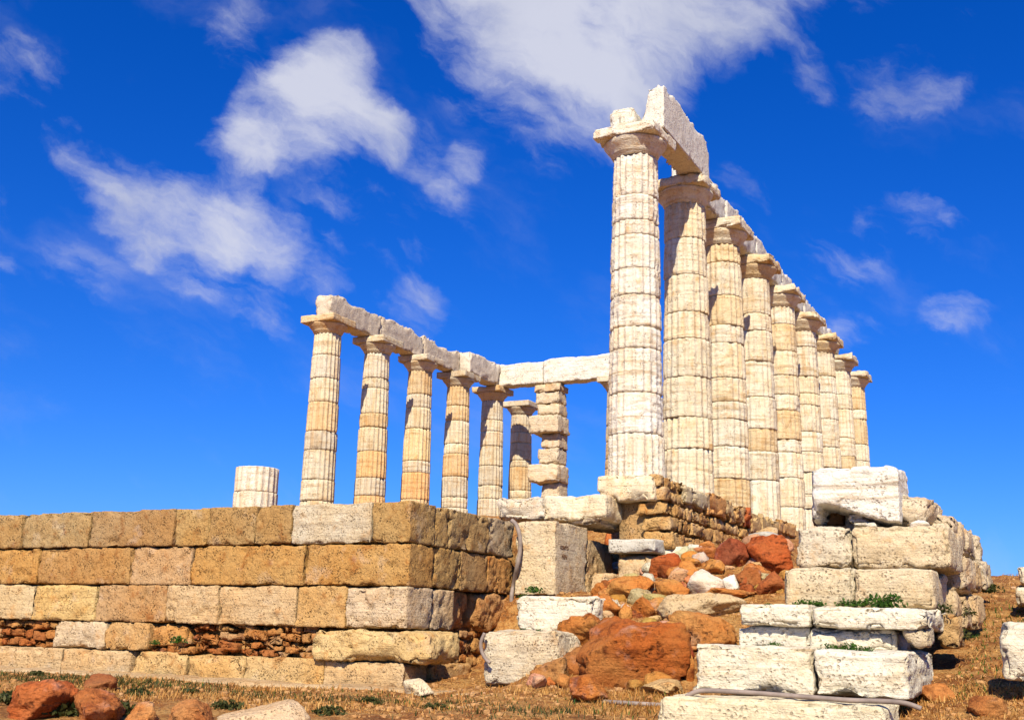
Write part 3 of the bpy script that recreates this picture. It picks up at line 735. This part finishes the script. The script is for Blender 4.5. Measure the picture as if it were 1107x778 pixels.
bp('pale_block', 860, 569, 919, 613, -5.15, 1.1, 'pale_poros', (.76, .64, .46), 732, 'squarish lichen spotted block under the inner end of the loose white block', 'stone block', gS, rnd=.06, amp=.02, chip=.14)
bp('pale_block', 920.5, 567, 1027, 614, -5.15, 1.3, 'pale_poros', (.76, .63, .43), 733, 'large lichen stained block with a sloping outer corner, under the loose white block', 'stone block', gS, rnd=.09, amp=.02, chip=.14, pits=.012)
top = bp('white_block', 875, 504, 972, 566, -5.0, .75, 'clean_marble', (.90, .86, .78), 734, 'loose white marble block crowning the corner stack, its underside broken away', 'stone block', gS, rnd=.03, amp=.01, chip=.1, strata=.01, res=.025)
me = top.data; co = np.zeros(len(me.vertices)*3); me.vertices.foreach_get('co', co); co = co.reshape(-1, 3)
hx, hz = co[:, 0].max(), co[:, 2].max(); u = (co[:, 0]/hx+1)/2
lift = np.interp(u, [0, .04, .12, .25, .42, .52, .7, .9, 1], [.0, .05, .21, .19, .14, .10, .04, 0, 0])+.03*fbm(co, 4, 3, 3)
below = sstep(.02, -.03, co[:, 2]-(-hz+lift)); co[:, 1] += below*np.clip(.30-co[:, 1], 0, 1)*.95
groove = np.exp(-((co[:, 2]-.08)/.02)**2)*(co[:, 1] < -.3); co[:, 1] += groove*.02
me.vertices.foreach_set('co', co.ravel()); me.update()
bp('wedge_stone', 914, 556, 941, 562, -4.9, .3, 'clean_marble', (.82, .74, .6), 735, 'thin flat wedge stone, upper of two under the loose white block', 'stone', 'wedge stones', rnd=.02, amp=.01)
bp('wedge_stone', 919, 562, 948, 570, -4.95, .3, 'clean_marble', (.84, .77, .64), 736, 'rounded wedge stone, lower of two under the loose white block', 'stone', 'wedge stones', rnd=.03, amp=.02)
bp('prop_block', 878, 545, 915, 570, -4.45, .4, 'poros', (.3, .17, .08), 737, 'prop stone with shade put into its brown colour, in the hollow under the loose white block', 'stone', gS, rnd=.06, amp=.03)  # brown darkened to stand in for the shade inside the hollow

# row of blocks running back from the stack along the path
XR = 5.2
gR = 'blocks running back beside the dirt path'
rr_ = random.Random(8)
def bx_(px, py): return hit(px, py, 0, XR)[0]
names = ['nearest the stack', 'second from the stack', 'third from the stack', 'fourth from the stack', 'fifth from the stack', 'sixth from the stack', 'seventh and last in the row']
yy = -4.35
for q in range(7):
    w = rr_.uniform(.5, .68)
    stone('edge_block', XR-.6+.02*q, XR-.05+rr_.uniform(-.03, .05), yy, yy+w-.02, -1.50+rr_.uniform(-.02, .02), -1.16-(.05 if q == 0 else 0)+rr_.uniform(-.03, .03), 'pale_poros', (.74, .60, .42), 750+q,
          f'upper block of the jagged row along the path, {names[q]}', 'stone block', gR, rnd=.05, amp=.02, chip=.2)
    yy += w
stone('fill_block', XR-1.3, XR-.4, -3.9, .2, -2.2, -1.45, 'poros', (.45, .28, .13), 760, 'dark rough block in the recess beneath the jagged upper row', 'stone block', gR, rnd=.04, amp=.03, chip=.1, res=.06)
yy = -3.8
for q in range(4):
    w = [.75, .8, .6, .7][q]
    stone('edge_block', XR-.6, XR+.0+[.06, .08, .1, .1][q], yy, yy+w-.03, -2.02+.05*q, -1.62+.03*q, 'pale_poros', [(.74, .60, .42), (.66, .48, .27), (.72, .58, .4), (.64, .5, .32)][q], 762+q,
          f'lower block beneath the recess of the path side row, {ORD[q]} from the stack', 'stone block', gR, rnd=.07, amp=.03, chip=.2, pits=.02)
    yy += w
for q, (y0_, w, z0_, z1_) in enumerate([(-4.55, .45, -2.35, -1.98), (-4.05, .55, -2.42, -2.05), (-3.45, .6, -2.4, -2.02)]):
    stone('edge_block', XR-.6, XR-.02+.06*q, y0_, y0_+w, z0_, z1_, 'poros', (.66, .48, .28), 770+q, f'pitted bottom block of the path side row, {ORD[q]} from the stack', 'stone block', gR, rnd=.07, amp=.035, chip=.2, pits=.03)

# ------------------------------------------------------------------ rocks
def rock_px(x0, y0, x1, y1, color, seed, label, mat='rock', amp=.06, depthf=.8, grp=None, cat='boulder', name='boulder', sub=4, sink=.12, rotz=None):
    xc = (x0+x1)/2
    P, t = ground_at(xc, y1)
    w = (x1-x0)*t/F*1.06; h = (y1-y0)*t/F*(1+sink)*1.05
    V, Fc = rock_mesh(w, w*depthf, h, seed, sub=sub, amp=amp)
    dirv = np.array([P[0]-CAM[0], P[1]-CAM[1]]); dirv /= np.linalg.norm(dirv)
    o = mesh_obj(name, V, Fc, M[mat], color=color, smooth=False)
    c = P[:2]+dirv*w*depthf*.42
    o.location = (c[0], c[1], P[2]+h*(.5-sink)); o.rotation_euler = (0, 0, YAW if rotz is None else rotz)
    tag(o, label, cat, grp); return o
O1, O2, RD, GW, CR_ = (.66, .32, .085), (.58, .25, .06), (.50, .14, .035), (.72, .60, .42), (.82, .72, .55)
rocks = [
 (622, 671, 745, 746, (.50, .20, .05), 'largest rust boulder at the foot of the slope, with a dark crack', 'rock'),
 (716, 662, 800, 708, (.64, .33, .10), 'broad orange boulder leaning between the largest boulder and the stack', 'rock'),
 (600, 664, 662, 703, O2, 'orange boulder between the low white block and the largest boulder', 'rock'),
 (710, 641, 797, 673, (.66, .48, .27), 'flat topped pale boulder spotted brown, above the two big orange boulders', 'pale_poros'),
 (634, 642, 672, 670, O1, 'orange rock beside the low white block end', 'rock'),
 (655, 622, 710, 651, O1, 'wide orange rock beneath the thin cream slab', 'rock'),
 (707, 626, 746, 651, O1, 'rounded orange rock over the flat topped pale boulder', 'rock'),
 (742, 615, 786, 645, (.84, .72, .58), 'angular whitish pink rock in the middle of the slope', 'clean_marble'),
 (778, 621, 801, 639, (.86, .78, .66), 'small bright white wedge of rock in the middle of the slope', 'clean_marble'),
 (700, 597, 738, 624, RD, 'dark red rock below the long white rock', 'rock'),
 (702, 588, 762, 606, (.84, .75, .6), 'long white low rock near the foot of the foundation wall', 'clean_marble'),
 (682, 597, 704, 612, (.76, .55, .34), 'small tan rock between the carved block and the dark red rock', 'pale_poros'),
 (730, 606, 760, 627, O1, 'orange rock next to the dark red rock', 'rock'),
 (773, 582, 813, 615, (.36, .10, .04), 'deep red and brown rock left of the grey topped red rock', 'rock'),
 (803, 577, 860, 618, (.52, .15, .04), 'bright red boulder touching the corner stack', 'rock'),
 (794, 613, 824, 638, (.44, .17, .05), 'brown rock under the deep red rock', 'rock'),
 (816, 617, 847, 644, (.48, .16, .05), 'reddish rock wedged against the tan block of the stack', 'rock'),
 (757, 635, 820, 648, O1, 'thin orange slab of rock lying above the white overhanging slab', 'rock'),
 (666, 652, 684, 671, O1, 'small knobbly orange rock above the largest boulder', 'rock'),
 (680, 645, 713, 668, O2, 'dark cleft orange rock above the largest boulder', 'rock'),
 (575, 711, 620, 742, (.56, .30, .10), 'low crumbling orange rock in front of the rounded pale block', 'rock'),
 (610, 731, 663, 760, O2, 'low orange rock before the foot of the largest boulder', 'rock'),
 (690, 735, 742, 753, (.66, .45, .22), 'low tan rock half buried beside the cream slab', 'pale_poros'),
 (738, 706, 752, 738, O2, 'narrow orange rock squeezed beside the long cracked cream block', 'rock'),
 (659, 610, 704, 624, (.80, .72, .56), 'thin cream slab of rock next to the letter carved block', 'clean_marble'),
 (758, 604, 790, 622, O1, 'orange rock in the gully under the long white rock', 'rock'),
 (640, 630, 662, 648, O2, 'orange lump against the base of the letter carved block', 'rock'),
 (2, 733, 82, 779, (.58, .17, .045), 'rust red boulder in the corner of the foreground', 'rock'),
 (78, 745, 142, 782, (.50, .20, .06), 'low rusty rock beside the foreground red boulder', 'rock'),
 (124, 759, 182, 786, (.66, .36, .13), 'orange rock with a pale edge in the foreground grass', 'rock'),
 (180, 756, 238, 788, (.58, .27, .09), 'brown rock next to the pale edged foreground rock', 'rock'),
 (216, 758, 345, 796, (.78, .56, .34), 'wide whitish orange boulder at the bottom edge', 'pale_poros'),
 (938, 742, 992, 768, O1, 'flat orange rock sunk in the dirt beside the end of the grey pipe', 'rock'),
 (990, 738, 1040, 758, (.62, .32, .11), 'flat ochre rock sunk in the dirt path', 'rock'),
 (1046, 752, 1090, 775, (.56, .26, .08), 'low brown rock in the corner of the dirt path', 'rock'),
 (84, 728, 128, 748, (.40, .15, .05), 'small rusty rock behind the foreground red boulder', 'rock'),
  (598, 698, 642, 730, (.46, .20, .06), 'brown rock touching the low orange rock before the rounded pale block', 'rock'),
 (606, 640, 640, 668, (.54, .26, .08), 'brown orange rock partly behind the low white block', 'rock') if False else (644, 664, 676, 690, (.50, .21, .055), 'brown rock on the shoulder of the largest boulder', 'rock'),
 (742, 588, 776, 606, (.58, .24, .07), 'rusty rock at the foot of the foundation wall before the deep red rock', 'rock'),
 (752, 620, 790, 640, (.52, .22, .06), 'brown rock tucked under the whitish pink rock', 'rock'),
 (432, 733, 472, 752, (.80, .68, .48), 'small white rock at the foot of the terrace wall corner', 'clean_marble'),
]
for q, (a, b_, c, d, colr, lb, mt_) in enumerate(rocks):
    rock_px(a, b_, c, d, colr, 1000+q*7, lb, mat=mt_, sub=5 if (c-a) > 50 else 4, amp=.085 if mt_ == 'rock' else .05, sink=.12 if q < 27 else .3, grp='rocks on the slope' if q < 27 else 'rocks at the foot of the wall')
# grey cap on the red boulder
rock_px(806, 574, 845, 596, (.50, .46, .38), 1501, 'grey flattish rock lying on the bright red boulder', mat='grey_marble', grp='rocks on the slope')
# right-hand blocks by the path
def far_block(x0, y0, x1, y1, Y, seed, label):
    return bp('fallen_block', x0, y0, x1, y1, Y, .7, 'clean_marble', (.82, .72, .54), seed, label, 'stone block', 'fallen blocks beyond the path', rnd=.08, amp=.03, chip=.15)
far_block(1082, 673, 1150, 736, -6.6, 801, 'large cream block beyond the dirt path, cut by the edge of the view')
far_block(1098, 634, 1150, 657, -2.2, 802, 'smaller cream block higher up beyond the dirt path')
far_block(1101, 612, 1140, 634, 0.3, 803, 'small rounded cream block on the skyline beyond the path')
rock_px(975, 543, 1021, 572, (.76, .62, .44), 1601, 'beige rounded rock behind the loose white block on the stack', mat='pale_poros', grp='rocks on the stack') if False else None
stone('beige_rock', 4.42, 5.02, -4.75, -3.9, -1.34, -1.02, 'pale_poros', (.74, .60, .42), 1602, 'beige slanting rock lying behind the loose white block', 'rock', None, rot=(0, .22, 0), rnd=.12, amp=.04, chip=.2)
V, Fc = rock_mesh(.2, .2, .12, 1603, sub=3, amp=.03)
o = mesh_obj('white_pebble', V, Fc, M['clean_marble'], color=(.9, .86, .78)); p_ = hit(993, 566, 1, -5.05)[0]; o.location = (p_[0], -4.95, p_[2]-.01); tag(o, 'small bright white stone on the lichen stained block', 'stone')

# small stones filling the slope, each told apart by the rock it lies by
rs = random.Random(4)
SHORT = ['largest rust boulder', 'leaning orange boulder', 'orange boulder by the low white block', 'flat topped pale boulder', None, 'wide orange rock', 'rounded orange rock', 'whitish pink rock', 'bright white wedge rock', 'dark red rock', 'long white rock',
 None, None, 'deep red rock', 'bright red boulder', 'brown rock', None, 'thin orange slab of rock', 'knobbly orange rock', None, 'low crumbling orange rock', None, 'half buried tan rock', None, 'thin cream slab of rock', None, None]
cnames = ['orange', 'dark red', 'tan', 'whitish']; seen = set(); cnt = 0; tries = 0
while cnt < 190 and tries < 20000:
    tries += 1
    px = rs.uniform(575, 850); py = rs.uniform(586, 750)
    if (px > 745 and py > 645) or (px < 662 and py < 636) or (px < 640 and py < 690): continue
    w = rs.uniform(7, 25)*(1.35 if rs.random() < .35 else 1); k = rs.choices([0, 1, 2, 3], [6, 2, 3, 1.5])[0]
    best = min((i for i in range(len(SHORT)) if SHORT[i]), key=lambda i: math.hypot((rocks[i][0]+rocks[i][2])/2-px, (rocks[i][1]+rocks[i][3])/2-py))
    a_, b_, c, d = rocks[best][:4]
    rel = 'in front of' if py > d else 'above' if py-w*.6 < b_ else 'to the left of' if px < (a_+c)/2 else 'to the right of'
    size = 'tiny' if w < 10 else 'small' if w < 16 else 'chunky' if w < 23 else 'sizeable'
    lb = f'{size} {cnames[k]} stone {rel} the {SHORT[best]}'
    if lb in seen: continue
    seen.add(lb)
    colr = [O1, (.42, .13, .04), (.62, .40, .22), (.74, .60, .44)][k]
    rock_px(px-w/2, py-w*.62, px+w/2, py, tuple(q*(.8+.35*rs.random()) for q in colr), 2000+cnt, lb, mat='rock' if k < 2 else 'pale_poros', sub=3, grp='small stones on the slope', cat='stone', name='small_stone', rotz=rs.random()*6)
    cnt += 1
# gravel: countless little stones, one object
def scatter_mesh(n, sampler, maker):
    VV = []; FF = []; b = 0
    for i in range(n):
        p, s_ = sampler()
        if p is None: continue
        v, f = maker(s_); VV.append(v+p); FF.append(f+b); b += len(v)
    return np.vstack(VV), np.vstack(FF)
ico_v, ico_f = rock_mesh(1, 1, .7, 5, sub=1, amp=.1, planes=7)
def gsample():
    while True:
        if rs.random() < .5: x, y = rs.uniform(-9, 6.8), rs.uniform(-9, -5.2)
        elif rs.random() < .6: x, y = rs.uniform(-1, 4.3), rs.uniform(-6, 1)
        else: x, y = rs.uniform(5.2, 9.5), rs.uniform(-8, 3)
        return np.array([x, y, float(T(np.array([x]), np.array([y]))[0])]), min(.10, .014+.02*rs.expovariate(1))
def gmk(s_):
    a = rs.random()*6; c, s2 = math.cos(a), math.sin(a)
    R_ = np.array([[c, -s2, 0], [s2, c, 0], [0, 0, 1]]); return (ico_v*s_*np.array([1, rs.uniform(.6, 1), 1]))@R_.T, ico_f
V, Fc = scatter_mesh(7500, gsample, gmk)
o = mesh_obj('gravel', V, Fc, M['pale_poros'], color=(.62, .34, .14)); tag(o, 'loose gravel and crumbled stone strewn over the dirt', 'gravel', kind='stuff')

# ------------------------------------------------------------------ ledge at the wall foot
lx0, lx1 = wc(-200, 740), wc(700, 760)
V, Q = block_mesh(lx1-lx0+1.5, .75, .3, .05, .05, .02, 2, 61, .08, warp=.03)
o = mesh_obj('path', V, Q, M['pale_poros'], color=(.62, .44, .25)); o.location = ((lx0+lx1+1.5)/2-.9, TYF-.40, -3.385); tag(o, kind='structure')

# ------------------------------------------------------------------ hoses
def tube(name, pts, r, mat, label, cat, group=None):
    P = [Vector(p) for p in pts]; cu = []
    for i in range(len(P)-1):
        p0, p1, p2, p3 = P[max(i-1, 0)], P[i], P[i+1], P[min(i+2, len(P)-1)]
        for s_ in range(8):
            t = s_/8; cu.append(.5*((2*p1)+(p2-p0)*t+(2*p0-5*p1+4*p2-p3)*t*t+(3*p1-p0-3*p2+p3)*t**3))
    cu.append(P[-1]); V = []; F_ = []; n = 10
    up = Vector((.3, .2, 1)).normalized()
    for i, p in enumerate(cu):
        d = (cu[min(i+1, len(cu)-1)]-cu[max(i-1, 0)]).normalized(); a = d.cross(up)
        a = a.normalized() if a.length > .05 else d.cross(Vector((1, 0, 0))).normalized(); b = d.cross(a)
        for k in range(n):
            an = 2*math.pi*k/n; V.append(p+a*math.cos(an)*r+b*math.sin(an)*r)
    for i in range(len(cu)-1):
        for k in range(n): F_.append((i*n+k, i*n+(k+1) % n, (i+1)*n+(k+1) % n, (i+1)*n+k))
    F_.append(tuple(range(n-1, -1, -1))); F_.append(tuple((len(cu)-1)*n+k for k in range(n)))
    o = mesh_obj(name, np.array([v[:] for v in V]), F_, M[mat]); tag(o, label, cat, group); return o
hp = [hit(x, y, 1, -2.36)[0] for x, y in [(553, 562), (558, 567), (562, 580), (562, 596), (559, 612)]]+[hit(x, y, 0, TX+.06)[0] for x, y in [(555, 632), (553, 645), (553, 660), (551, 676)]]
tube('rubber_hose', [tuple(p) for p in hp], .032, 'hose', 'grey hose hanging down the seam between terrace wall and carved block', 'hose', 'grey hoses')
hp = [hit(x, y, 1, -5.05)[0] for x, y in [(524, 684), (520, 694), (521, 704), (526, 713), (530, 716)]]
tube('rubber_hose', [tuple(p) for p in hp], .022, 'hose', 'short bent grey hose end at the foot of the wall by the rounded pale block', 'hose', 'grey hoses')
hp = [hit(x, y-.5, 1, -7.66)[0] for x, y in [(742, 753), (752, 748), (765, 746.5), (800, 748), (840, 751), (880, 754), (920, 757), (955, 758), (978, 760), (996, 766)]]
tube('grey_pipe', [tuple(p) for p in hp], .020, 'hose', 'long thin grey pipe lying along the joint above the lowest slab', 'pipe')
hp = [ground_at(x, y)[0]+np.array([0, 0, .03]) for x, y in [(628, 758), (650, 761), (680, 763), (715, 765)]]
tube('grey_pipe', [tuple(p) for p in hp], .022, 'hose', 'short grey pipe lying in the dirt below the largest boulder', 'pipe')

# ------------------------------------------------------------------ plants
def leaf_clump(px, py, size, seed, label, mat='green', on=None, n=260, flat=.7, name='weed_plant', grp='green weeds on the stones'):
    r = np.random.RandomState(seed)
    P = ground_at(px, py)[0] if on is None else np.array(on)
    VV = []; FF = []
    for i in range(n):
        a = r.uniform(0, 2*math.pi); e = r.uniform(.05, 1.35); L = size*r.uniform(.0, 1)**.7
        c = np.array([math.cos(a)*math.cos(e), math.sin(a)*math.cos(e), math.sin(e)*flat])*L*np.array([1.25, .8, 1])
        d = r.normal(size=3); d /= np.linalg.norm(d); s = np.cross(d, r.normal(size=3)); s /= np.linalg.norm(s)
        l = size*r.uniform(.22, .42); w = l*.42
        b = len(VV); VV += [c-d*l*.5, c+s*w*.5, c+d*l*.5, c-s*w*.5]; FF.append((b, b+1, b+2, b+3))
    o = mesh_obj(name, np.array(VV), np.array(FF), M[mat], smooth=False); o.location = P; tag(o, label, 'weed', grp); return o
def onY(px, py, Y): return hit(px, py, 1, Y)[0]
plants = [
 (870, 654, -5.85, .10, 'small green weed on the ledge, first of the line near the red rocks'), (884, 655, -5.85, .09, 'small green weed second in the line on the white ledge'), (915, 655, -5.85, .10, 'green weed in the middle of the line on the white ledge'),
 (933, 655, -5.85, .10, 'green weed just left of the tallest ledge weed'), (957, 656, -5.85, .19, 'tallest bushy green weed on the white ledge'),
 (1009, 662, -5.3, .17, 'dark green weed in the cleft at the outer end of the ledge'), (831, 655, -6.0, .05, 'tiny green sprig on the white overhanging slab'),
 (897, 703, -6.7, .09, 'green weed lying at the seam above the pitted cream block'), (918, 705, -6.7, .12, 'wider green weed on top of the pitted cream block'), (935, 706, -6.7, .09, 'outermost green weed on top of the pitted cream block'), (836, 699, -6.6, .07, 'small sprig on the long cracked cream block'),
 (577, 640, -3.3, .13, 'bright green weed at the foot of the carved block'), (566, 646, -3.5, .08, 'small green weed behind the low white block'),
 (566, 683, -4.7, .07, 'small weed on top of the rounded pale block'), (582, 683, -4.7, .06, 'tiny weed on the rounded pale block near the low white block'),
 (168, 696, -5.02, .09, 'small green weed growing out of the wall joint'), (192, 694, -5.02, .13, 'larger green weed growing out of the wall joint'), (660, 640, None, .10, 'weed beside the orange rock under the carved block'),
 (690, 690, None, .09, 'weed on the big boulders'), (663, 738, None, .13, 'dark green weed in front of the largest boulder'), (1070, 640, -1.2, .16, 'dark weed at the end of the path side row'),
 (1040, 665, -4.0, .14, 'dark weed beneath the path side row of blocks'), (1036, 690, -4.9, .15, 'dark weed beside the pitted brown block end'), (700, 612, None, .07, 'tiny weed beside the dark red rock'), (768, 612, None, .10, 'dark weed in the slope gully'), (800, 640, None, .09, 'weed above the thin orange slab of rock'),
 (742, 582, None, .07, 'tiny weed at the foot of the foundation wall')]
for q, (px, py, Yp, sz, lb) in enumerate(plants):
    on = None if Yp is None else onY(px, py, Yp)
    leaf_clump(px, py, sz, 300+q, lb, mat='dark_leaf' if lb.startswith('dark') else 'green', on=on, n=int(110+700*sz))
scrub = [(14, 760, .22, 'dark scrub at the outer side of the foreground red boulder'), (64, 772, .26, 'dark scrub between the foreground red boulder and the low rusty rock'), (88, 764, .2, 'dark scrub behind the low rusty foreground rock'),
 (122, 772, .24, 'dark scrub beside the pale edged foreground rock'), (150, 752, .16, 'low scrub above the pale edged foreground rock'), (205, 752, .15, 'low scrub above the brown foreground rock'), (246, 766, .16, 'small scrub where the brown rock meets the wide whitish boulder'),
 (400, 760, .14, 'small dry scrub on the dirt before the wall'), (356, 772, .15, 'small scrub beside the wide whitish boulder'), (40, 730, .13, 'small scrub on top of the foreground red boulder'), (470, 766, .12, 'small scrub in the dirt below the small white rock')]
for q, (px, py, sz, lb) in enumerate(scrub):
    leaf_clump(px, min(py, 776), sz, 700+q, lb, mat='dark_leaf', n=int(160+900*sz), flat=.5, name='scrub_plant', grp='scrub in the foreground')
def blades(name, n, samp, hmin, hmax, mat, seed, label, cat, lean=.5):
    r = np.random.RandomState(seed); X, Y = samp(r, n); Z = T(X, Y)
    P = np.stack([X, Y, Z], -1)
    h = r.uniform(hmin, hmax, n)*(.5+.8*np.clip(fbm(P*np.array([1, 1, 0]), 1.2, 3, seed)+.5, 0, 1.2))
    a = r.uniform(0, 2*math.pi, n); ln = r.uniform(.1, lean, n)*2
    tip = np.stack([np.cos(a)*h*ln, np.sin(a)*h*ln, h*r.uniform(.4, 1, n)], -1)
    w = np.stack([-np.sin(a), np.cos(a), np.zeros(n)], -1)*(.0035+.003*r.rand(n))[:, None]
    midp = P+tip*.5+np.array([0, 0, 1])*(h*.14)[:, None]
    V = np.stack([P-w, P+w, midp+w*.7, P+tip, midp-w*.7], 1).reshape(-1, 3)
    i = np.arange(n)*5
    Fa = np.stack([i, i+1, i+2, i+4], -1); Fb = np.stack([i+4, i+2, i+3], -1)
    faces = [tuple(q) for q in Fa.tolist()]+[tuple(q) for q in Fb.tolist()]
    o = mesh_obj(name, V, faces, M[mat], smooth=False); tag(o, label, cat, kind='stuff')
def s_front(r, n):
    X = r.uniform(-9, 6.5, n*3); Y = r.uniform(-8.9, -5.5, n*3)
    d = fbm(np.stack([X, Y, X*0], -1), .9, 3, 5)+.25
    k = (r.rand(n*3) < np.clip(d*1.8-.1, .02, 1)) & (Y < -5.75)
    idx = np.where(k)[0][:n]; return X[idx], Y[idx]
class _S:
    pass
def wrap(f):
    def g(r, n):
        X, Y = f(r, n)
        if len(X) < n: k = r.randint(0, len(X), n-len(X)); X = np.concatenate([X, X[k]+r.normal(0, .03, len(k))]); Y = np.concatenate([Y, Y[k]+r.normal(0, .03, len(k))])
        return X[:n], Y[:n]
    return g
blades('dry_grass', 18000, wrap(s_front), .015, .10, 'straw', 31, 'dry straw coloured grass in front of the terrace wall', 'grass')
def s_path(r, n):
    return r.uniform(5.15, 9.8, n), -8.6+13*r.rand(n)**1.3
blades('path_grass', 12000, s_path, .015, .08, 'straw', 32, 'dry rusty grass covering the sloping dirt path', 'grass', lean=.9)
def s_slope(r, n): return r.uniform(-.9, 4.6, n), r.uniform(-6.6, 2.5, n)
blades('slope_grass', 4500, s_slope, .04, .10, 'straw', 33, 'sparse dry grass between the slope rocks', 'grass')
def s_dark(r, n):
    c = [(-6.3, -6.6), (-5.6, -7.0), (-5.1, -6.5), (-5.2, -7.5), (-4.4, -7.4), (-4.2, -6.7), (-6.9, -6.9), (-3.6, -7.3), (-3.0, -6.6), (-1.9, -7.3), (-.6, -7.6), (.8, -7.0), (1.8, -7.8)]
    k = r.randint(0, len(c), n); C = np.array(c)[k]; return C[:, 0]+r.normal(0, .5, n), C[:, 1]+r.normal(0, .35, n)
blades('green_grass', 4500, s_dark, .02, .09, 'dark_leaf', 34, 'dark green tufts of grass among the foreground rocks', 'grass')
def s_green(r, n):
    k = r.rand(n) < .5; return np.where(k, r.uniform(-8, 3, n), r.uniform(5.2, 6.2, n)), np.where(k, r.uniform(-7.6, -6.0, n), r.uniform(-6.5, -1, n))
blades('green_sprigs', 1500, s_green, .04, .1, 'green', 35, 'thin scattered green sprigs in the dry grass', 'grass')
